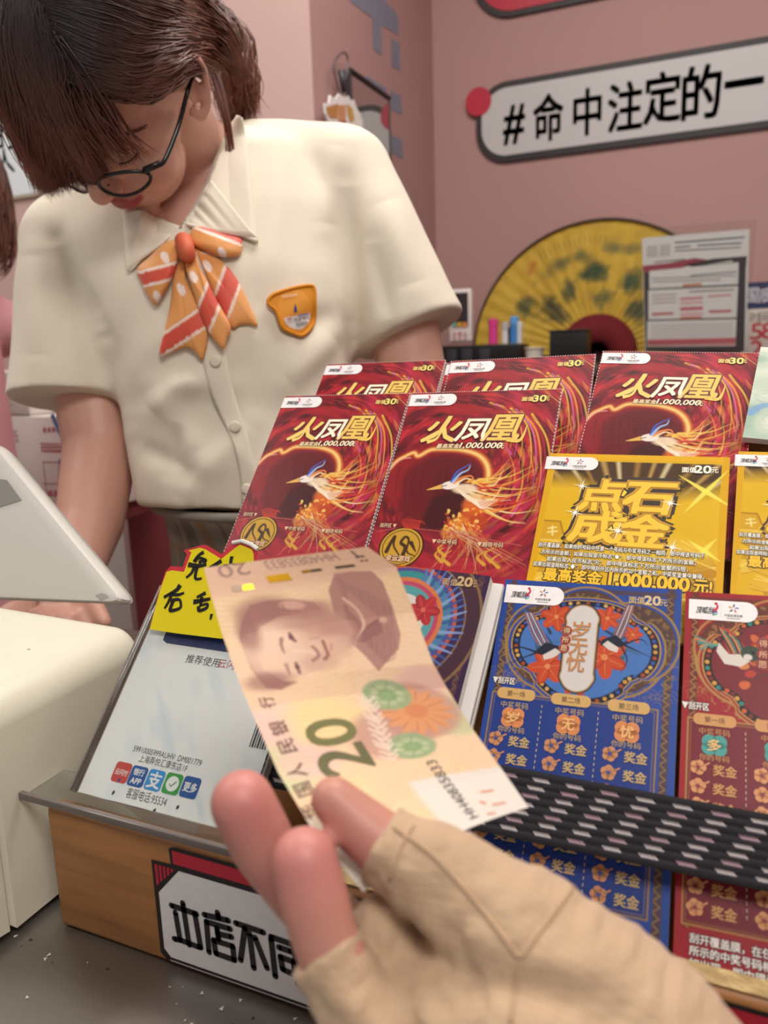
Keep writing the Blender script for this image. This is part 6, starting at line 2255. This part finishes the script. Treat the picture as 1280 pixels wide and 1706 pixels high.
bo = pillow('badge', B2([(790, 520), (808, 490), (850, 470), (930, 447), (1010, 435), (1036, 452), (1040, 520), (1036, 620), (1010, 670), (970, 700), (930, 690), (870, 660), (845, 600), (830, 565), (800, 540)]), badge_col, .0045, .0015, mat('embroidered_badge', attr='col', rough=.7, bump=.3, bscale=1200), shirt, 120, 30, follow=True)
ol = smooth_line(B2([(790, 520), (808, 490), (850, 470), (930, 447), (1010, 435), (1036, 452), (1040, 520), (1036, 620), (1010, 670), (970, 700), (930, 690), (870, 660), (845, 600), (830, 565), (800, 540)]), 6, closed=True)
ring = np.array([surf(x, y, .0052, 0) for x, y in np.vstack([ol, ol[:1]])])
mesh('badge_border', *tube(ring, .0019, 8), mat('badge_thread', '#d98a12', rough=.7), bo, True)
g = Gfx()
b0 = surf(*z2(930, 570), .0074, 0)
bn = surf(*z2(1000, 560), .0074, 0) - b0; bx_ = bn / np.linalg.norm(bn)
by_ = surf(*z2(925, 500), .0074, 0) - b0; by_ -= bx_ * (by_ @ bx_); by_ /= np.linalg.norm(by_)
k_ = .86 / FPX / 3.2 * .93
bq = lambda x, y: ((x - 930) * k_, (y - 570 + (x - 930) * .14) * k_)
g.text('开心每一天', *bq(950, 612), .012, .0040, '#3a3a44', 2, bold=.02)
g.text('好运常相伴', *bq(955, 636), .013, .0040, '#3a3a44', 2, bold=.02)
g.text('中国体育彩票', *bq(925, 492), .018, .0034, '#f0cfa0', 2, bold=.02)
g.poly([bq(*p) for p in ((925, 575), (945, 530), (948, 572))], '#2c3f7c', 2)
g.line([bq(945, 592), bq(1005, 585)], .0012, '#4a5aa0', 2); g.line([bq(880, 612), bq(905, 606)], .0012, '#c24a4a', 2)
g.build('badge_print', plane_map(b0, bx_, by_, 3e-5), bo)

# brow and lash line on the visible side of her face
hs_ = []
for i in range(60):
    t = RNG.random()
    x = 182 + 58 * t; y = 250 - 34 * t - 8 * sin(pi * t) + RNG.normal(0, 2.2)
    hs_.append(tube([surf(x, y, .0004, 1), surf(x + 7, y - 5, .0012, 1)], [.0004, .0002], 4))
mesh('eyebrow', *cat_geo(hs_), mat('brow_hair', '#7a5a50', rough=.7), body)
lc = smooth_line([(199, 272), (208, 272), (218, 267), (225, 261), (230, 254)], 5)
hs_ = [tube([surf(x, y, .0006, 1) for x, y in lc], [.0007] * len(lc), 6)]
for k in range(0, len(lc), 2):
    x, y = lc[k]
    hs_.append(tube([surf(x, y, .0008, 1), surf(x + 1, y + 4, .004, 1), surf(x + 2, y + 7, .005, 1)], [.0005, .0004, .0002], 4))
mesh('eyelashes', *cat_geo(hs_), mat('lash_black', '#2a1d1d', rough=.6), body)

# ---- skirt
P2 = lambda th, n: np.abs(((th * n / (2 * pi)) % 1) - .5) * 2
n_th, n_z = 420, 60
tops = dep(424, 838, .858)
bb = np.array([pelvis[0], .87, .50])
V, C = [], []
for j in range(n_z):
    v = j / (n_z - 1)
    zz = tops[2] + .005 - v * (tops[2] - .52)
    w_ = v ** .5
    cxy = tops[:2] * (1 - w_) + bb[:2] * w_
    ra, rb = .116 + .17 * v, .098 + .06 * v
    for i in range(n_th):
        th = 2 * pi * i / n_th
        pl_ = ((th * 26 / (2 * pi)) % 1)
        e = .010 * (pl_ - .5) * min(1, v * 5) + .012 * v * sin(5 * th + 1)
        V.append((cxy[0] + (ra + e) * cos(th), cxy[1] + (rb + e) * sin(th), zz))
        a, b = th * .14 / .085, (tops[2] - zz) / .085
        c = lin('#b5aa9e')
        A, Bv = a % 1, b % 1
        for q in (A, Bv):
            if .08 < q < .34: c = c * .66
            if .45 < q < .62: c = c * .4 + lin('#b8946a') * .6
            if .70 < q < .73 or .37 < q < .40: c = c * .4 + lin('#a9b3b4') * .6
            if .86 < q < .93: c = c * .55 + lin('#585a5c') * .45
        C.append(c)
F = [(j * n_th + i, j * n_th + (i + 1) % n_th, (j + 1) * n_th + (i + 1) % n_th, (j + 1) * n_th + i) for j in range(n_z - 1) for i in range(n_th)]
o = mesh('skirt', V, F, mat('plaid_wool', attr='col', rough=.85, bump=.1, bscale=700), girl, True, colors=np.array(C))
md = o.modifiers.new('thick', 'SOLIDIFY'); md.thickness = .002
th = np.linspace(0, 2 * pi, 80)
mesh('waistband', *tube([(tops[0] + .114 * cos(a), tops[1] + .097 * sin(a), tops[2] + .004) for a in th], .005, 8), mat('waistband_grey', '#8d857c', rough=.8), o, True)

# ---- glasses
M_FRAME = mat('black_acetate', '#191719', rough=.22)
M_LENS = mat('lens_glass', '#ffffff', rough=.02, trans=1.0, ior=1.1, spec=.3)
gl_ = []
gf, gu = .103, -.013
rims = []
for s in (1, -1):
    r = [hd(s * (.033 + .0245 * cos(a)), gf - 5.5 * (.033 + .0245 * cos(a)) ** 2 + .004, gu + .0150 * sin(a) * (1 - .1 * cos(a))) for a in np.linspace(0, 2 * pi, 41)]
    rims.append(r[:-1])
    gl_.append(tube(r, .0017, 10))
    gl_.append(tube(smooth_line([hd(s * .058, gf - .014, gu + .008), hd(s * .068, gf - .020, gu + .008), hd(s * .074, gf - .026, gu + .008), hd(s * .077, .040, gu + .010), hd(s * .0800, .010, gu + .018), hd(s * .079, -.012, gu + .016), hd(s * .080, -.024, gu - .004)], 5), .0021, 10))
    gl_.append(tube([hd(s * .056, gf - .0128, gu + .008), hd(s * .071, gf - .022, gu + .008)], .0030, 10))
    gl_.append(tube(smooth_line([hd(s * .013, gf - .002, gu - .004), hd(s * .010, gf - .006, gu - .008), hd(s * .011, gf - .009, gu - .012)], 4), .0009, 6))
gl_.append(tube(smooth_line([hd(-.009, gf + .003, gu + .004), hd(0, gf + .005, gu + .007), hd(.009, gf + .003, gu + .004)], 5), .0016, 10))
gls = mesh('glasses', *cat_geo(gl_), M_FRAME, girl, True)
for r in rims:
    r = np.array(r); c = r.mean(0)
    d = cv(hf) * .0005
    V = list(r + d) + list(r - d)
    k = len(r)
    mesh('lens', V, [tuple(range(k)), tuple(range(2 * k - 1, k - 1, -1))] + [(i, i + k, (i + 1) % k + k, (i + 1) % k) for i in range(k)], M_LENS, gls)


# ---- hair
def strands(paths, w, colA, colB, jit=.14):
    """paths N x K x 3 -> tapered three-sided strands with a colour per strand, darker at the root"""
    P = np.asarray(paths)
    N, K, _ = P.shape
    T = np.gradient(P, axis=1)
    T /= np.linalg.norm(T, axis=2)[..., None] + 1e-9
    ref = FW + .3 * RT
    A = np.cross(T, ref); A /= np.linalg.norm(A, axis=2)[..., None] + 1e-9
    B = np.cross(T, A)
    s = np.linspace(0, 1, K)
    ww = w * np.minimum(1, (1.02 - s) * 4)[None, :, None] * RNG.uniform(.6, 1.3, (N, 1, 1))
    V = np.stack([P + ww * (cos(a) * A + sin(a) * B) for a in (0, 2.094, 4.189)], 2).reshape(-1, 3)
    i = (np.arange(N)[:, None, None] * K + np.arange(K - 1)[None, :, None]) * 3 + np.arange(3)[None, None, :]
    j = (np.arange(N)[:, None, None] * K + np.arange(K - 1)[None, :, None]) * 3 + (np.arange(3)[None, None, :] + 1) % 3
    F = np.stack([i, j, j + 3, i + 3], -1).reshape(-1, 4)
    t = np.clip(s * 1.15 - .15, 0, 1)[None, :, None] ** 1.1
    br = np.exp(RNG.normal(0, jit, (N, 1, 1)))
    hue = RNG.random((N, 1, 1)) * .35
    C = (lin(colA) * (1 - t) + (lin(colB) * (1 - hue) + lin('#8d5e4c') * hue) * t) * br
    C = np.repeat(C[:, :, None, :], 3, axis=2).reshape(-1, 3)
    return V, F, C


SCc, SCr = np.array([0, -.010, .030]), np.array([.083, .104, .096])


def sph_path(ctrl, K, lift, tailpts=None):
    """smooth path over the scalp through direction control points"""
    c = smooth_line(ctrl, 6)
    t = np.linspace(0, 1, len(c))
    c = np.stack([np.interp(np.linspace(0, 1, K), t, c[:, k]) for k in range(3)], 1)
    c /= np.linalg.norm(c, axis=1)[:, None]
    r = lift
    return np.array([hd(*(SCc + SCr * p * r)) for p in c])


KP = 16
def scalp(x, y, r):
    """where the line of sight at a photo position meets the scalp grown by r, else its nearest approach"""
    Mi = np.linalg.inv(HM)
    o = (CAM - HO) @ Mi - SCc
    d = ray(x, y) @ Mi
    o, d = o / (SCr * r), d / (SCr * r)
    a, b, c = d @ d, o @ d, o @ o - 1
    q = b * b - a * c
    t = (-b - sqrt(max(q, 0))) / a
    return t


def lay(ctrl, r, K=16, lim=(.54, .72)):
    """strand through photo positions, lying on the scalp and hanging free of the face below it"""
    c = smooth_line(ctrl, 6)
    t = np.linspace(0, 1, len(c))
    xy = np.stack([np.interp(np.linspace(0, 1, K), t, c[:, k]) for k in range(2)], 1)
    z = []
    for x, y in xy:
        zz = scalp(x, y, r)
        if (FACE := BV[1].ray_cast(Vector(CAM), Vector(ray(x, y))))[0] is not None:
            zz = min(zz, (np.array(FACE[0]) - CAM) @ FW - .004 - .10 * (r - 1))
        z.append(min(max(zz, lim[0]), lim[1]))
    z = np.array(z)
    k5 = np.ones(5) / 5
    z = np.convolve(np.pad(z, 2, 'edge'), k5, 'valid')
    return np.array([dep(x, y, q) for (x, y), q in zip(xy, z)])


KP = 16
A_, B_, T_ = [], [], []
lp = lambda a, b, t: [(p[0] * (1 - t) + q[0] * t, p[1] * (1 - t) + q[1] * t) for p, q in zip(a, b)]
jit = lambda P_, s: [(x + RNG.normal(0, s), y + RNG.normal(0, s)) for x, y in P_]
E0_ = [(50, 72), (118, 128), (188, 158), (250, 162), (298, 136), (312, 118)]
E1_ = [(55, 48), (145, 96), (225, 112), (292, 92), (338, 76), (385, 112)]
E2_ = [(80, -10), (170, 10), (250, 35), (320, 45), (368, 75), (398, 130)]
E3_ = [(100, -90), (190, -70), (270, -40), (335, 0), (380, 50), (410, 130)]
for i in range(3000):
    s = RNG.random() * 3
    a, b = (E0_, E1_) if s < 1 else (E1_, E2_) if s < 2 else (E2_, E3_)
    B_.append(lay(jit(lp(a, b, s % 1), 5), RNG.uniform(1.0, 1.07), KP, (.54, .84)))
F0_ = [(-30, -60), (-32, 40), (-12, 150), (28, 240), (66, 320)]
F1_ = [(20, -40), (18, 60), (38, 150), (64, 235), (92, 324)]
F2_ = [(60, 10), (68, 90), (88, 170), (116, 240), (150, 303)]
F3_ = [(75, 50), (92, 115), (110, 180), (138, 240), (180, 290)]
F4_ = [(100, 70), (150, 130), (190, 180), (225, 225), (258, 262)]
for i in range(2600):
    s = RNG.random() ** .85 * 3.0
    if i % 40 == 0:
        s = 3 + RNG.random()
    L_ = [F0_, F1_, F2_, F3_, F4_]
    a, b = L_[int(s)], L_[min(int(s) + 1, 4)]
    P_ = jit(lp(a, b, s % 1), 6)
    cutl = RNG.uniform(.86, 1.03)
    P_[-1] = (P_[-2][0] + (P_[-1][0] - P_[-2][0]) * cutl, P_[-2][1] + (P_[-1][1] - P_[-2][1]) * cutl)
    A_.append(lay(P_, RNG.uniform(1.0, 1.09), KP, (.54, .715)))
for i in range(1500):                                    # over the back of the head to the tie
    s = RNG.uniform(-1, 1)
    st = np.array([-.35 + .3 * s + RNG.normal(0, .08), .10 + RNG.normal(0, .15), .92])
    B_.append(sph_path([st, np.array([.65 * s, -.50, .72]) + RNG.normal(0, .05, 3), np.array([.55 * s, -.86, .30]) + RNG.normal(0, .04, 3), np.array([.1 * s, -1.0, -.10])], KP, RNG.uniform(1.0, 1.06)))
base = hd(0, -.118, .012)
for i in range(1500):                                    # the tied tail falling past her neck
    a, r = RNG.uniform(0, 2 * pi), sqrt(RNG.random())
    b0 = base + (RT * cos(a) + UP * sin(a)) * .018 * r + FW * RNG.normal(0, .008)
    e = RNG.random()
    w = [(318 + 40 * e + RNG.normal(0, 10), -14 + 62 * e + RNG.normal(0, 8), .85), (365 + 38 * (1 - e) + RNG.normal(0, 8), 60 + 30 * e, .86), (372 + 46 * (1 - e) + RNG.normal(0, 8), 135 + 20 * e, .865), (378 + 46 * (1 - e) + RNG.normal(0, 7), 196 - 30 * (1 - e) + RNG.normal(0, 9) + 20 * RNG.random(), .868)]
    c = smooth_line([b0] + [dep(*q) + FW * RNG.normal(0, .012) for q in w], 6)
    t = np.linspace(0, 1, len(c))
    T_.append(np.stack([np.interp(np.linspace(0, 1, KP), t, c[:, k]) for k in range(3)], 1))
for i in range(26):                                      # loose wisps by the ear and over the collar
    e = RNG.random()
    w = [(338 + 20 * e, 95 + 20 * e, .80), (352 + 22 * e, 150, .80), (372 + 14 * e, 205 + 10 * e, .80), (376 + 18 * e, 240 + 50 * RNG.random(), .80)]
    c = smooth_line([dep(*q) for q in w], 6)
    t = np.linspace(0, 1, len(c))
    T_.append(np.stack([np.interp(np.linspace(0, 1, KP), t, c[:, k]) for k in range(3)], 1))
geo = [strands(A_, .0007, '#2a1f20', '#7d4d3e'), strands(B_, .0008, '#2a1f20', '#80503f'), strands(T_, .0008, '#4e3029', '#7d4c3a')]
# dark base layer under the strands, so no scalp shows
V, F = [], []
nu, nvv = 72, 60
keep = []
for j in range(nvv):
    for i in range(nu):
        th, ph = 2 * pi * i / nu, .02 + (pi - .04) * j / (nvv - 1)
        d = np.array([sin(ph) * cos(th), sin(ph) * sin(th), cos(ph)])
        V.append(hd(*(SCc + SCr * d * .985)))
        keep.append((d[1] < .26 + .25 * max(0, d[2] - .4) and (d[2] > .22 or (d[1] < -.35 and d[2] > -.35)) and d[1] < .42))
F = [q for q in ((j * nu + i, j * nu + (i + 1) % nu, (j + 1) * nu + (i + 1) % nu, (j + 1) * nu + i) for j in range(nvv - 1) for i in range(nu)) if all(keep[k] for k in q)]
geo.append((np.array(V), np.array(F), np.tile(lin('#2a1d1c'), (len(V), 1))))
V, F = cat_geo([(a, b.tolist()) for a, b, c in geo])
M_HAIR = mat('brown_hair', attr='col', rough=.38, spec=.6)
hair = mesh('hair', V, F, M_HAIR, girl, True, colors=np.vstack([c for a, b, c in geo]))
tie = [base + (RT * cos(a) * .020 + UP * sin(a) * .020) for a in np.linspace(0, 2 * pi, 30)]
mesh('hair_tie', *tube(tie, .004, 8), mat('hair_tie_brown', '#5a3a34', rough=.7), hair, True)

# ================================================================== second person, only a curl of hair in view at the left edge
c2 = dep(-140, 262, 1.18)
per = thing('person', 'second person at the left picture edge, only a brown curl of hair in view', 'person', (c2[0], c2[1], 0))
G = [ellipsoid(c2, (.072, .092, .11)), capsule(c2 - Z3 * .08, .05, c2 - Z3 * .19, .052)]
sh = c2 - Z3 * .24
G += [capsule(sh - Y3 * .10, .045, sh + Y3 * .10, .045), capsule(sh - Z3 * .05, .075, sh - Z3 * .50, .08)]
for s in (-1, 1):
    G += chain([sh + X3 * (.04 * s) - Z3 * .5, np.array([sh[0] + .05 * s, sh[1] + .02, .5]), np.array([sh[0] + .05 * s, sh[1] + .02, .06])], [.07, .055, .04])
    G += [capsule(np.array([sh[0] + .07 * s - .03, sh[1] + .02, .04]), .036, np.array([sh[0] + .07 * s - .03, sh[1] - .11, .03]), .028)]
weld('body', G, .004, M_SKIN, per, 5, colors=lambda co: np.tile(lin('#d3a391'), (len(co), 1)))
weld('dress', [capsule(sh - Y3 * .10 - Z3 * .01, .055, sh + Y3 * .10 - Z3 * .01, .055), capsule(sh - Z3 * .06, .085, sh - Z3 * .5, .092), cone(sh - Z3 * .45, .092, sh - Z3 * .85, .12)], .005, mat('pink_dress', '#c98f95', rough=.8), per, 5)
pp = []
for i in range(900):
    a = RNG.uniform(0, 2 * pi)
    d = np.array([cos(a), sin(a), 0])
    r0 = RNG.uniform(1.0, 1.12)
    dn_ = RNG.uniform(.06, .16)
    pts = [c2 + Z3 * .12 + d * .01, c2 + np.array([d[0] * .06, d[1] * .07, .09]) * r0, c2 + np.array([d[0] * .115, d[1] * .10, .0]) * r0, c2 + np.array([d[0] * .130, d[1] * .105, -.6 * dn_]) * r0, c2 + np.array([d[0] * .128 * r0, d[1] * .10, -dn_]), c2 + np.array([d[0] * .095, d[1] * .09, -dn_ - .025])]
    c = smooth_line(pts, 5)
    if d[1] < -.55:
        continue
    t = np.linspace(0, 1, len(c))
    pp.append(np.stack([np.interp(np.linspace(0, 1, 14), t, c[:, k]) for k in range(3)], 1))
V, F, C = strands(pp, .0011, '#3a2723', '#7d4c3c')
mesh('hair', V, F.tolist(), M_HAIR, per, True, colors=C)
